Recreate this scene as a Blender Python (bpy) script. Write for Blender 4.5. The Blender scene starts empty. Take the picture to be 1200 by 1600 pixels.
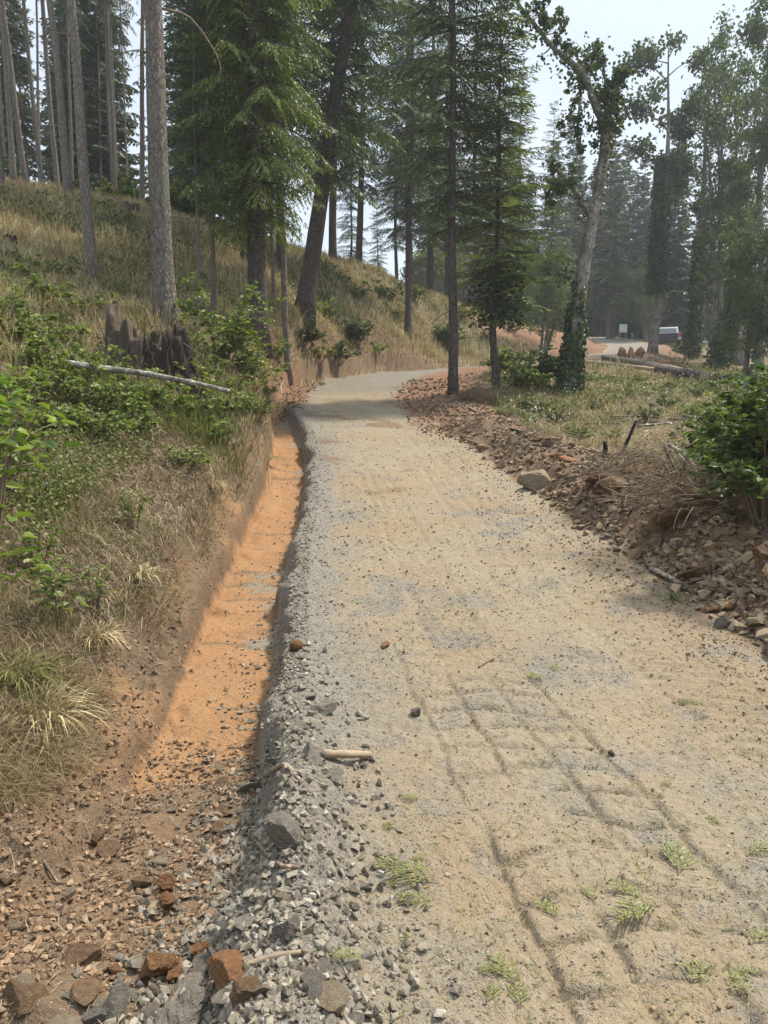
import bpy, math, random
import numpy as np
R = math.radians
scene = bpy.context.scene
col = scene.collection

# ---------------------------------------------------------------- camera, sky, sun, exposure
PITCH, FPX, EYE = R(7.0), 1155.0, 1.55
cam_d = bpy.data.cameras.new('camera'); cam = bpy.data.objects.new('camera', cam_d); col.objects.link(cam)
cam.location = (0, 0, EYE); cam.rotation_euler = (R(90) - PITCH, 0, 0)
cam_d.sensor_fit = 'VERTICAL'; cam_d.sensor_height = 36.0; cam_d.lens = FPX / 1600 * 36.0
cam_d.clip_start = 0.05; cam_d.clip_end = 2000
scene.camera = cam

SUN_AZ, SUN_EL = R(58), R(58)          # azimuth clockwise from the view direction
world = bpy.data.worlds.new('World'); scene.world = world; world.use_nodes = True
wt = world.node_tree; wt.nodes.clear()
def wn(t, **k):
    n = wt.nodes.new(t)
    for a, b in k.items(): setattr(n, a, b)
    return n
w_out = wn('ShaderNodeOutputWorld'); w_bg = wn('ShaderNodeBackground')
w_sky = wn('ShaderNodeTexSky', sky_type='NISHITA', sun_disc=False, sun_elevation=SUN_EL, sun_rotation=SUN_AZ, altitude=150, air_density=1.0, dust_density=2.5)
w_tc = wn('ShaderNodeTexCoord'); w_map = wn('ShaderNodeMapping'); w_map.inputs['Scale'].default_value = (1.6, 1.6, 3.0)
w_noi = wn('ShaderNodeTexNoise'); w_noi.inputs['Scale'].default_value = 2.2; w_noi.inputs['Detail'].default_value = 6; w_noi.inputs['Roughness'].default_value = .55
w_rmp = wn('ShaderNodeValToRGB'); w_rmp.color_ramp.elements[0].position = .22; w_rmp.color_ramp.elements[1].position = .42
w_noi2 = wn('ShaderNodeTexNoise'); w_noi2.inputs['Scale'].default_value = 3.5; w_noi2.inputs['Detail'].default_value = 5
w_cl = wn('ShaderNodeMix', data_type='RGBA'); w_cl.inputs[6].default_value = (3.2, 3.8, 4.6, 1); w_cl.inputs[7].default_value = (4.0, 4.35, 4.85, 1)
w_mix = wn('ShaderNodeMix', data_type='RGBA')
L = wt.links.new
L(w_tc.outputs['Generated'], w_map.inputs[0]); L(w_map.outputs[0], w_noi.inputs[0]); L(w_map.outputs[0], w_noi2.inputs[0])
L(w_noi.outputs[0], w_rmp.inputs[0]); L(w_noi2.outputs[0], w_cl.inputs[0])
L(w_rmp.outputs[0], w_mix.inputs[0]); L(w_sky.outputs[0], w_mix.inputs[6]); L(w_cl.outputs[2], w_mix.inputs[7])
w_sep = wn('ShaderNodeSeparateXYZ'); L(w_tc.outputs['Generated'], w_sep.inputs[0])
w_mr = wn('ShaderNodeMapRange', interpolation_type='SMOOTHSTEP'); w_mr.inputs['From Min'].default_value = .42; w_mr.inputs['From Max'].default_value = 1.0; w_mr.inputs['To Min'].default_value = 1.0; w_mr.inputs['To Max'].default_value = 2.7
L(w_sep.outputs[2], w_mr.inputs[0])                       # an overcast sky is brighter overhead than at the horizon
w_vm = wn('ShaderNodeVectorMath', operation='SCALE'); L(w_mix.outputs[2], w_vm.inputs[0]); L(w_mr.outputs[0], w_vm.inputs['Scale'])
L(w_vm.outputs[0], w_bg.inputs[0]); w_bg.inputs[1].default_value = 0.10; L(w_bg.outputs[0], w_out.inputs[0])

sun_d = bpy.data.lights.new('sun', 'SUN'); sun = bpy.data.objects.new('sun', sun_d); col.objects.link(sun)
sun_d.energy = 3.6; sun_d.angle = R(5); sun_d.color = (1.0, .92, .80)
sun.rotation_euler = (R(90) - SUN_EL, 0, math.pi - SUN_AZ)
sun.location = (40, 20, 60)
vs = scene.view_settings; vs.view_transform = 'Standard'; vs.look = 'None'; vs.gamma = 1; vs.use_curve_mapping = False
vs.exposure = 1.12
HAZE = .0008
scene.cycles.max_bounces = 6; scene.cycles.diffuse_bounces = 3; scene.cycles.transmission_bounces = 3
scene.cycles.transparent_max_bounces = 4; scene.cycles.volume_bounces = 1
scene.cycles.use_denoising = True

# ---------------------------------------------------------------- small helpers
rng = np.random.default_rng(7)
def tag(o, label=None, cat=None, group=None, kind=None):
    if label: o['label'] = label
    if cat: o['category'] = cat
    if group: o['group'] = group
    if kind: o['kind'] = kind
    return o
def thing(name, label, cat, loc=(0, 0, 0), rot=(0, 0, 0), group=None, scale=1.0):
    o = bpy.data.objects.new(name, None); col.objects.link(o)
    o.location = loc; o.rotation_euler = rot; o.scale = (scale,) * 3 if not hasattr(scale, '__len__') else scale
    o.empty_display_size = .2
    return tag(o, label, cat, group)
def part(name, mesh, parent, mat=None):
    o = bpy.data.objects.new(name, mesh); col.objects.link(o); o.parent = parent
    if mat: omat(o, mat)
    return o
def single(name, mesh, label, cat, loc, rot=(0, 0, 0), scale=1.0, group=None, mat=None):
    o = bpy.data.objects.new(name, mesh); col.objects.link(o)
    o.location = loc; o.rotation_euler = rot; o.scale = (scale,) * 3 if not hasattr(scale, '__len__') else scale
    if mat: omat(o, mat)
    return tag(o, label, cat, group)
def omat(o, m):
    o.material_slots[0].link = 'OBJECT'; o.material_slots[0].material = m

def unit(a):
    return a / np.maximum(np.linalg.norm(a, axis=-1, keepdims=True), 1e-9)

class MB:
    """collects vertices, quads and triangles; build() links them as one mesh"""
    def __init__(s): s.V, s.Q, s.T, s.A, s.n, s.QM, s.TM = [], [], [], [], 0, [], []
    def add(s, v, quads=None, tris=None, rnd=0.5, mat=0):
        v = np.asarray(v, float).reshape(-1, 3)
        s.V.append(v); s.A.append(np.broadcast_to(np.asarray(rnd, float), (len(v),)).copy())
        if quads is not None and len(quads):
            q = np.asarray(quads, np.int64).reshape(-1, 4); s.Q.append(q + s.n); s.QM.append(np.full(len(q), mat))
        if tris is not None and len(tris):
            t = np.asarray(tris, np.int64).reshape(-1, 3); s.T.append(t + s.n); s.TM.append(np.full(len(t), mat))
        s.n += len(v)
    def mesh(s, name, mats, smooth=False):
        V = np.concatenate(s.V); A = np.concatenate(s.A)
        Q = np.concatenate(s.Q) if s.Q else np.zeros((0, 4), np.int64)
        T = np.concatenate(s.T) if s.T else np.zeros((0, 3), np.int64)
        me = bpy.data.meshes.new(name)
        me.vertices.add(len(V)); me.vertices.foreach_set('co', V.astype(np.float32).ravel())
        loops = np.concatenate([Q.ravel(), T.ravel()]).astype(np.int32)
        starts = np.concatenate([np.arange(len(Q)) * 4, len(Q) * 4 + np.arange(len(T)) * 3]).astype(np.int32)
        me.loops.add(len(loops)); me.loops.foreach_set('vertex_index', loops)
        me.polygons.add(len(starts)); me.polygons.foreach_set('loop_start', starts)
        mi = np.concatenate((s.QM + s.TM) or [np.zeros(0)]).astype(np.int32)
        me.polygons.foreach_set('material_index', mi)
        me.polygons.foreach_set('use_smooth', np.full(len(starts), bool(smooth)))
        at = me.attributes.new('rnd', 'FLOAT', 'POINT'); at.data.foreach_set('value', A.astype(np.float32))
        for m in (mats if isinstance(mats, (list, tuple)) else [mats]): me.materials.append(m)
        me.update(calc_edges=True); me.validate()
        return me

def frame_of(d):
    d = unit(d); up = np.where(np.abs(d[..., 2:3]) > .95, np.array([1., 0, 0]), np.array([0, 0, 1.]))
    a = unit(np.cross(d, up)); b = np.cross(a, d)
    return a, b
def tube(mb, P, rad, sides=8, mat=0, rough=0.0, rnd=.5, cap=True, seed=0):
    P = np.asarray(P, float); n = len(P); rad = np.broadcast_to(np.asarray(rad, float), (n,))
    d = np.gradient(P, axis=0); a, b = frame_of(d)
    th = np.arange(sides) * 2 * np.pi / sides
    r = rad[:, None] * np.ones(sides)
    if rough:
        g = np.random.default_rng(seed); r = r * (1 + rough * g.normal(size=(n, sides)))
    V = P[:, None] + r[..., None] * (np.cos(th)[None, :, None] * a[:, None] + np.sin(th)[None, :, None] * b[:, None])
    i = np.arange(n - 1)[:, None] * sides; j = np.arange(sides)[None]; k = (j + 1) % sides
    Q = np.stack([i + j, i + k, i + sides + k, i + sides + j], -1).reshape(-1, 4)
    V = V.reshape(-1, 3); T = None
    if cap:
        T = [(n * sides, jj if False else (jj + 1) % sides, jj) for jj in range(sides)]
        T += [(n * sides + 1, (n - 1) * sides + jj, (n - 1) * sides + (jj + 1) % sides) for jj in range(sides)]
        V = np.vstack([V, P[:1], P[-1:]])
    mb.add(V, Q, T, rnd, mat)
def curve(pts, n=16):
    """Catmull-Rom through the points"""
    p = np.asarray(pts, float); t = np.linspace(0, len(p) - 1, n)
    q = np.vstack([2 * p[0] - p[1], p, 2 * p[-1] - p[-2]]); i = np.minimum(t.astype(int), len(p) - 2); f = (t - i)[:, None]
    a, b, c, d = q[i], q[i + 1], q[i + 2], q[i + 3]
    return .5 * (2 * b + (c - a) * f + (2 * a - 5 * b + 4 * c - d) * f ** 2 + (3 * b - a - 3 * c + d) * f ** 3)
def needles(mb, P, D, S, Ln, W, rnd, mat=0):
    """one diamond face per needle spray"""
    n = len(P); Ln = np.broadcast_to(Ln, (n,))[:, None]; W = np.broadcast_to(W, (n,))[:, None]
    m = P + D * Ln * .45
    V = np.stack([P, m + S * W * .5, P + D * Ln, m - S * W * .5], 1)
    mb.add(V, np.arange(n * 4).reshape(n, 4), None, np.repeat(np.broadcast_to(rnd, (n,)), 4), mat)
def leaves(mb, P, D, N, Ln, W, rnd, mat=0, droop=.25):
    """broad leaves, two faces folded along the midrib"""
    n = len(P); S = unit(np.cross(D, N)); N = unit(np.cross(S, D))
    Ln = np.broadcast_to(Ln, (n,))[:, None]; W = np.broadcast_to(W, (n,))[:, None]
    up = N * W * .14
    V = np.stack([P, P + D * Ln * .33 + S * W * .48 + up, P + D * Ln * .74 + S * W * .34 + up - N * Ln * droop * .4,
                  P + D * Ln * .98 - N * Ln * droop, P + D * Ln * .74 - S * W * .34 + up - N * Ln * droop * .4, P + D * Ln * .33 - S * W * .48 + up], 1)
    b = np.arange(n)[:, None] * 6
    Q = np.concatenate([b + np.array([[0, 1, 2, 3]]), b + np.array([[0, 3, 4, 5]])])
    mb.add(V, Q, None, np.repeat(np.broadcast_to(rnd, (n,)), 6), mat)
def rdir(g, n, zmin=-1., zmax=1.):
    z = g.uniform(zmin, zmax, n); a = g.uniform(0, 2 * np.pi, n); r = np.sqrt(1 - z * z)
    return np.stack([r * np.cos(a), r * np.sin(a), z], -1)

def _hash(ix, iy, seed):
    h = (ix.astype(np.int64) * 374761393 + iy.astype(np.int64) * 668265263 + seed * 1442695041) & 0xFFFFFFFF
    h = ((h ^ (h >> 13)) * 1274126177) & 0xFFFFFFFF
    return ((h ^ (h >> 16)) & 0xFFFF) / 65535.0
def vn(x, y, seed=0):
    ix, iy = np.floor(x), np.floor(y); fx, fy = x - ix, y - iy
    fx = fx * fx * (3 - 2 * fx); fy = fy * fy * (3 - 2 * fy)
    a, b, c, d = _hash(ix, iy, seed), _hash(ix + 1, iy, seed), _hash(ix, iy + 1, seed), _hash(ix + 1, iy + 1, seed)
    return (a * (1 - fx) + b * fx) * (1 - fy) + (c * (1 - fx) + d * fx) * fy
def fbm(x, y, seed=0, o=4, gain=.5):
    s, a, t = 0., 1., 0.
    for k in range(o):
        s = s + a * vn(x * 2 ** k + 17.3 * k, y * 2 ** k - 9.1 * k, seed + k); t += a; a *= gain
    return s / t
def sst(a, b, x):
    t = np.clip((x - a) / (b - a), 0, 1); return t * t * (3 - 2 * t)

# ---------------------------------------------------------------- where things stand
CP, SP = math.cos(PITCH), math.sin(PITCH)
def at(px, py, Y):
    """the point Y metres ahead along the sight line through photo pixel px, py"""
    u, v = (px - 600) / FPX, (800 - py) / FPX
    k = Y / (CP + v * SP)
    return np.array([u * k, Y, EYE + (-SP + v * CP) * k])

# road: left lip, right edge and the bend behind
LIP = [(-6, -.38), (1.8, -.38), (2.3, -.386), (2.9, -.425), (3.5, -.476), (4.4, -.62), (5.6, -.75), (7.2, -.87), (9.2, -.95), (12, -1.16), (14.2, -1.45), (16.5, -1.93), (18, -2.3)]
RED = [(-6, 2.9), (2, 2.8), (3, 2.65), (4.6, 2.48), (6.9, 2.42), (8.9, 2.16), (11.2, 1.83), (13, 1.51), (15.2, 1.18), (18, .75)]
ZRD = [(-6, -.1), (1.5, -.03), (2.9, 0.0), (3.5, .01), (4.4, .04), (5.6, .12), (7.2, .25), (9.2, .49), (12, .92), (14.2, 1.29), (16.5, 1.67), (18, 1.92)]
rc = []
for y_ in (-6, -2, 1, 2, 3, 4, 5, 6, 7, 8, 9, 10, 11, 12, 13, 14, 15, 16, 17, 18):
    l_ = np.interp(y_, *zip(*LIP)); r_ = np.interp(y_, *zip(*RED))
    rc.append(((l_ + r_) / 2, y_, np.interp(y_, *zip(*ZRD)), (r_ - l_) / 2))
rc += [(-.86, 20, 2.25, 1.62), (-.72, 22, 2.55, 1.66), (-.05, 25.3, 3.02, 1.7), (1.5, 29.2, 3.5, 1.7), (3.7, 31.9, 3.82, 1.6), (7.3, 36.0, 4.4, 1.6)]
for (px_, py_, Y_) in ((925, 557, 43), (985, 549, 50), (990, 540, 57), (952, 530, 66), (905, 526, 78)):
    p_ = at(px_, py_, Y_); rc.append((p_[0], p_[1], p_[2], 1.7))
rc = np.array(rc)

def road_coords(x, y):
    best = np.full(x.shape, 1e9); sd = np.zeros(x.shape); z = np.zeros(x.shape); hw = np.zeros(x.shape); ss = np.zeros(x.shape)
    s0 = 0.
    for a, b in zip(rc[:-1], rc[1:]):
        dx, dy = b[0] - a[0], b[1] - a[1]; l = math.hypot(dx, dy)
        t = np.clip(((x - a[0]) * dx + (y - a[1]) * dy) / l ** 2, 0, 1)
        ex, ey = x - a[0] - t * dx, y - a[1] - t * dy
        d = np.hypot(ex, ey); m = d < best
        sg = np.where(dx * (y - a[1]) - dy * (x - a[0]) > 0, 1., -1.)
        best = np.where(m, d, best); sd = np.where(m, d * sg, sd)
        z = np.where(m, a[2] + t * (b[2] - a[2]), z); hw = np.where(m, a[3] + t * (b[3] - a[3]), hw); ss = np.where(m, s0 + t * l, ss)
        s0 += l
    return sd, z, hw, ss

HC = [  # hillside and lower ground, photo pixel and distance ahead
 (20,1250,2.7),(110,1080,3.7),(200,900,5.2),(270,800,6.8),(350,700,9.5),(400,640,12.5),(425,610,16),(470,586,20.5),
 (0,1000,3.6),(0,800,5),(0,650,7.5),(100,700,7),(200,620,9.5),(0,560,10),(100,530,12),(258,505,13),(0,450,15),(140,440,19.5),
 (0,380,20),(100,323,27),(0,306,27),(220,331,29),(300,360,28),(330,480,21),(405,528,19.5),(475,490,25.5),(450,530,21.5),(400,430,26),
 (520,420,33),(600,432,38),(570,500,29),(560,562,29),(635,543,34),(700,475,41),(780,500,46),(700,560,37),(850,512,50),(830,545,41),(890,528,47),
 (820,705,14),(900,650,17),(1000,640,18.5),(870,605,20.5),(770,606,19),(708,614,19.5),(1000,592,26),(1100,592,28),(1000,571,33),(1100,650,16),(1000,700,12.5),
 (1100,760,9.5),(1150,830,7.2),(1200,915,6),(1200,600,24),(1050,568,46),(1150,568,45),(1040,565,57),(1100,540,65),(940,575,29)]
hp = [at(*c) for c in HC]
hp += [np.array(p, float) for p in [(-2.3,1.4,.2),(-3,-2,.3),(-5,1,1.6),(-6,4,2.6),(-9,-3,3),(-9,8,5.2),(-14,14,8),(-20,28,11.5),(-40,30,16),(-18,45,12),(-40,60,17),(0,60,11.5),(-5,45,10.2),
  (-60,120,19),(0,120,13),(-80,250,22),(0,250,16),(90,250,16),(200,300,16),(-220,300,26),(-150,60,26),(30,100,12),(60,120,11),(60,70,8),(50,40,4),(80,20,1),(25,25,2.0),(14,12,.7),
  (5,2,-.05),(8,5,0.),(4,-3,-.1),(12,-4,-.5),(-15,-6,5),(40,-6,-1),(150,-6,-2),(-150,-6,20),(3.6,4.6,.1),(4.2,6.5,.25),(3.4,9,.45),(3.1,11.5,.85),(13,38,4.6),(20,46,5.7)]]
hp = np.array(hp)
_n = len(hp)
_K = np.linalg.norm(hp[:, None, :2] - hp[None, :, :2], axis=-1)
_A = np.zeros((_n + 3, _n + 3)); _A[:_n, :_n] = -_K + .02 * np.eye(_n); _A[:_n, _n] = 1; _A[:_n, _n + 1:] = hp[:, :2]; _A[_n:, :_n] = _A[:_n, _n:].T
_w = np.linalg.solve(_A, np.concatenate([hp[:, 2], np.zeros(3)]))
def hill(x, y):
    o = _w[_n] + _w[_n + 1] * x + _w[_n + 2] * y
    for i in range(_n): o = o - _w[i] * np.sqrt((x - hp[i, 0]) ** 2 + (y - hp[i, 1]) ** 2 + .04)
    return o
BANK0 = [(-6, .85), (2.0, .78), (3.2, .74), (4.4, .68), (6.8, .68), (9.5, .68), (12.5, .64), (16, .55), (19, .3), (24, .1)]
BANK1 = [(-6, 1.35), (2.0, 1.25), (3.4, 1.3), (4.4, 1.12), (6.8, 1.08), (9.5, 1.05), (12.5, .98), (16, .8), (19, .75), (24, .9)]
TDEP = [(-6, .06), (1.6, .10), (2.4, .16), (3.3, .22), (4.2, .27), (16, .30), (17.6, .26), (18.6, 0.0)]
def ground(x, y, zones=False):
    x = np.asarray(x, float); y = np.asarray(y, float)
    sd, zr, hw, ss = road_coords(x, y)
    wob = (fbm(x * .8, y * .8, 3, 3) - .5)
    dL, dR = sd - hw + wob * .10, -sd - hw + wob * .25
    far = sst(20, 60, y)
    zh = hill(x, y) + (fbm(x * .55, y * .55, 11, 4) - .5) * .28 * (1 - .3 * far) + (fbm(x * 3.1, y * 3.1, 12, 3) - .5) * .07
    near = y < 22
    b0 = np.interp(y, *zip(*BANK0)); b1 = np.interp(y, *zip(*BANK1))
    bj = (fbm(x * 1.0, y * 1.0, 5, 3) - .5) * .40 + (fbm(x * 4, y * 4, 6, 2) - .5) * .10
    fine = (fbm(x * 6, y * 6, 7, 3) - .5) * .10
    wL = .45 * sst(b0 + bj * .35, b0 + .09 + bj * .35, dL + fine * .5) + .58 * sst(b0 + .12 + bj * .5, b1 + .05 + bj, dL + fine)
    wR = sst(.35, 2.2, dR)
    left = sd > 0
    # road relief: crown, ruts, tread prints, small lumps
    inr = sst(.05, -.25, dL) * sst(.1, -.3, dR)
    lat = x - np.interp(y, rc[:, 1][:26], rc[:, 0][:26])
    zroad = zr + (fbm(x * 1.3, y * 1.3, 21, 3) - .5) * .05 + (fbm(x * 7, y * 7, 22, 3) - .5) * .026 * inr + (fbm(x * 22, y * 22, 23, 2) - .5) * .018 * inr * sst(12, 6, y)
    wv = (fbm(x * 3.0, y * 3.0, 31, 4) - .5) * .16
    tread = np.zeros_like(x)
    def line(v, c, w): return np.exp(-((v - c) / w) ** 2) - .38 * np.exp(-((np.abs(v - c) - 2.1 * w) / w) ** 2)
    def strip(l, lo, hi): return sst(lo - .04, lo + .02, l) * sst(hi + .04, hi - .02, l)
    m1 = sst(5.6, 3.4, y) * sst(1.0, 1.9, y) * (.25 + .75 * sst(.30, .50, fbm(x * 2.0, y * 2.0, 33, 3)))
    l1 = lat + .055 * y + wv * .6
    g1 = np.maximum.reduce([line(l1, c, .019) for c in (-.62, -.38, -.13, .12)])
    ph = np.abs(((y + wv * 1.2 + .25 * np.abs(l1 + .26)) / .205) % 1 - .5)
    g2 = line(ph, 0, .105) * strip(l1, -.64, .16)
    tread -= .023 * m1 * (.55 + .9 * vn(x * 5, y * 5, 38)) * np.maximum(g1 * strip(l1, -.66, .18), g2 * (.9 + .8 * vn(x * 4, y * 9, 37)))
    tread += .004 * m1 * strip(l1, -.64, .16) * (1 - np.maximum(g1, g2))
    for (c, w, y0, y1, sp, am, sl) in ((-.25, .20, 4.5, 11, .10, .011, .03), (.95, .28, 1.5, 9.5, .115, .010, .02), (.25, .22, 6, 17, .12, .011, -.02), (-.85, .25, 9, 17, .14, .009, 0), (.75, .26, 9, 17, .13, .010, 0)):
        l2 = lat - c + sl * y + wv * .5
        m2 = sst(w + .05, w - .03, np.abs(l2)) * sst(y0 - .5, y0 + .5, y) * sst(y1 + .6, y1 - .6, y) * sst(.30, .48, fbm(x * .9, y * .9, 41 + int(c * 10), 3))
        p2 = np.abs(((y + wv * .8 + .2 * l2) / sp) % 1 - .5)
        tread += m2 * (1.7 * am * (sst(.10, .30, p2) - .6) - .008)
        tread -= .009 * line(np.abs(l2), w, .03) * sst(y0 - .5, y0 + .5, y) * sst(y1 + .6, y1 - .6, y)
    zroad = zroad + tread * inr
    # gravel shoulder heaped along the ditch, highest near the camera
    lipn = fbm(x * 2.4, y * 2.4, 25, 3)
    zroad += np.exp(-((dL + .13) / .17) ** 2) * (.035 + .12 * sst(4.8, 2.6, y) * sst(.6, 1.6, y)) * (.5 + lipn) * (y < 18)
    # ditch
    td = np.interp(y, *zip(*TDEP))
    td = td + np.where(y < 3.6, (fbm(x * 2.6, y * 2.6, 52, 4) - .5) * .14, 0) 
    cut = sst(-.01, .13, dL + (lipn - .5) * .20 + (fbm(x * 8, y * 8, 26, 3) - .5) * .10)
    zd = -td * cut
    band = (fbm(x * 2.6, y * 7.0, 55, 4) - .5) * sst(.35, .65, fbm(x * .9, y * .9, 58, 2))
    zd += cut * (band * .016 + (fbm(x * 9, y * 9, 56, 3) - .5) * .022) * (td > .05)
    zd += cut * .06 * sst(.42, .62, dL) * sst(.45, .7, fbm(x * 3, y * 3, 57, 3))
    zL = zroad + np.where(y < 18.7, zd, 0)
    bankface = wL * (1 - wL) * 4
    zl = zL * (1 - wL) + zh * wL + bankface * ((fbm(x * 4, y * 4, 61, 5, .6) - .5) * .24)
    # broken rock heaped along the right edge
    bh = np.interp(y, [0, 2.5, 4, 7, 10, 12, 15, 18, 20, 24], [.16, .26, .42, .42, .34, .30, .26, .16, .05, 0])
    berm = bh * sst(.0, .55, dR) * sst(2.1, .9, dR) * (.45 + 1.1 * fbm(x * 1.7, y * 1.7, 71, 4)) + .05 * (fbm(x * 8, y * 8, 72, 3) - .5) * sst(.0, .3, dR) * sst(2.2, 1.2, dR)
    zr_ = zroad * (1 - wR) + zh * wR + np.where(near | (y < 24), berm, 0)
    z = np.where(left, zl, zr_)
    if not zones: return z
    n1 = fbm(x * 1.6, y * 1.6, 81, 4); n2 = fbm(x * 5, y * 5, 82, 3); n3 = fbm(x * .45, y * .45, 83, 3)
    gravel = inr * np.clip(np.maximum(sst(1.05, .05, -dL + (n1 - .5) * 1.0 + (n2 - .5) * .6) * .9, sst(.44, .70, n1 * .4 + n3 * .25 + n2 * .35) * .8) , 0, 1)
    gravel = np.maximum(gravel, .9 * sst(.22, .02, dL) * (dL > -.3) * (y < 18))
    gravel = np.maximum(gravel, inr * .8 * sst(18, 22, y))
    pit = sst(4.1, 3.1, y + (n1 - .5) * 1.4)
    gravel = np.maximum(gravel, left * sst(.55, .2, dL + (n1 - .5) * .5) * pit * .8 * (dL > 0))
    clay = np.where(left & (y < 18.7), sst(.08, .2, dL + (n2 - .5) * .12) * (1 - sst(.02, .22, wL + (n2 - .5) * .12)) * (1 - pit * .75), 0)
    clay = np.maximum(clay, np.where(left & (y < 18.7), bankface * .5 * sst(.50, .64, n1) * (1 - .3 * pit), 0))
    clay = np.clip(clay * (1 - .6 * sst(.55, .70, fbm(x * 1.2, y * 8, 86, 4))), 0, 1)
    soil = np.where(left, np.maximum(sst(.0, .3, wL) * sst(1.04, .8, wL + (n2 - .5) * .4) + pit * sst(.1, .4, dL) * (1 - wL), sst(.06, .16, dL) * sst(.9, .5, wL) * (y < 18.7)), 0)
    soil = np.maximum(soil, np.where(~left, sst(-.15, .25, dR + (n1 - .5) * .7) * sst(2.6, 1.5, dR + (n1 - .5)), 0))
    soil = np.maximum(soil, sst(.62, .7, n3 * .6 + n1 * .4) * sst(1.5, 2.5, np.maximum(dL, dR)) * .7)
    soil = np.maximum(soil, np.where(left & (y > 18), sst(-.05, .15, dL) * sst(1.4, .9, wL + dL * .4) * .9, 0))
    soil = np.maximum(soil, inr * .62 * sst(.55, .66, fbm(x * .9, y * 1.5, 88, 4)) * sst(7, 11, y) * sst(21, 18, y))
    smear = np.where(left & (y < 18), sst(.54, .72, fbm(x * 2.2, y * 4.5, 87, 5)) * sst(.75, .3, dL + (n2 - .5) * .4) * sst(.05, .12, dL) * sst(.2, .05, wL), 0) * (1 - pit)
    clay = clay * (1 - .7 * smear); soil = soil * (1 - .8 * smear); gravel = np.maximum(gravel, .6 * smear)
    redp = np.maximum.reduce([np.where(~left, sst(13, 17, y) * sst(-.9, .1, dR + (n1 - .5)) * sst(1.9, 1.2, dR + (n1 - .5)) * sst(33, 29, y), 0),
                              np.where(left, sst(38, 41, y) * sst(54, 50, y) * sst(3.4, 2.2, dL) * sst(-.2, .2, dL), 0),
                              np.where(~left, sst(38, 41, y) * sst(54, 50, y) * sst(1.5, .8, dR) * sst(-1.2, .2, dR) * .7, 0),
                              np.where(left, sst(17.3, 18, y + (n1 - .5)) * sst(24, 21, y) * sst(1.3, .8, dL) * sst(-.8, 0, dL), 0)])
    veg = np.where(left, sst(.8, 1.0, wL + (n2 - .5) * .35), sst(1.5, 2.4, dR + (n1 - .5) * 1.2)) * (1 - redp)
    return z, dict(gravel=gravel, clay=clay, soil=np.clip(soil, 0, 1), veg=veg, red=redp, dL=dL, dR=dR, left=left, wL=wL)
def gz(x, y): return float(ground(np.array([x]), np.array([y]))[0])
def on(px, py, lo=1.2, hi=120.):
    """where the sight line through a photo pixel meets the ground"""
    Y = np.exp(np.linspace(math.log(lo), math.log(hi), 1500)); u, v = (px - 600) / FPX, (800 - py) / FPX
    k = Y / (CP + v * SP); zz = EYE + (-SP + v * CP) * k; g = ground(u * k, Y)
    i = np.argmax(zz < g) if (zz < g).any() else len(Y) - 1
    return np.array([u * k[i], Y[i], g[i]])
def stand(px, Y):
    """the ground point Y metres ahead in photo column px"""
    x = (px - 600) / FPX * Y / CP
    for _ in range(3):
        z = gz(x, Y); v = math.tan(math.atan2(z - EYE, Y) + PITCH); x = (px - 600) / FPX * Y / (CP + v * SP)
    return np.array([x, Y, gz(x, Y)])
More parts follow.
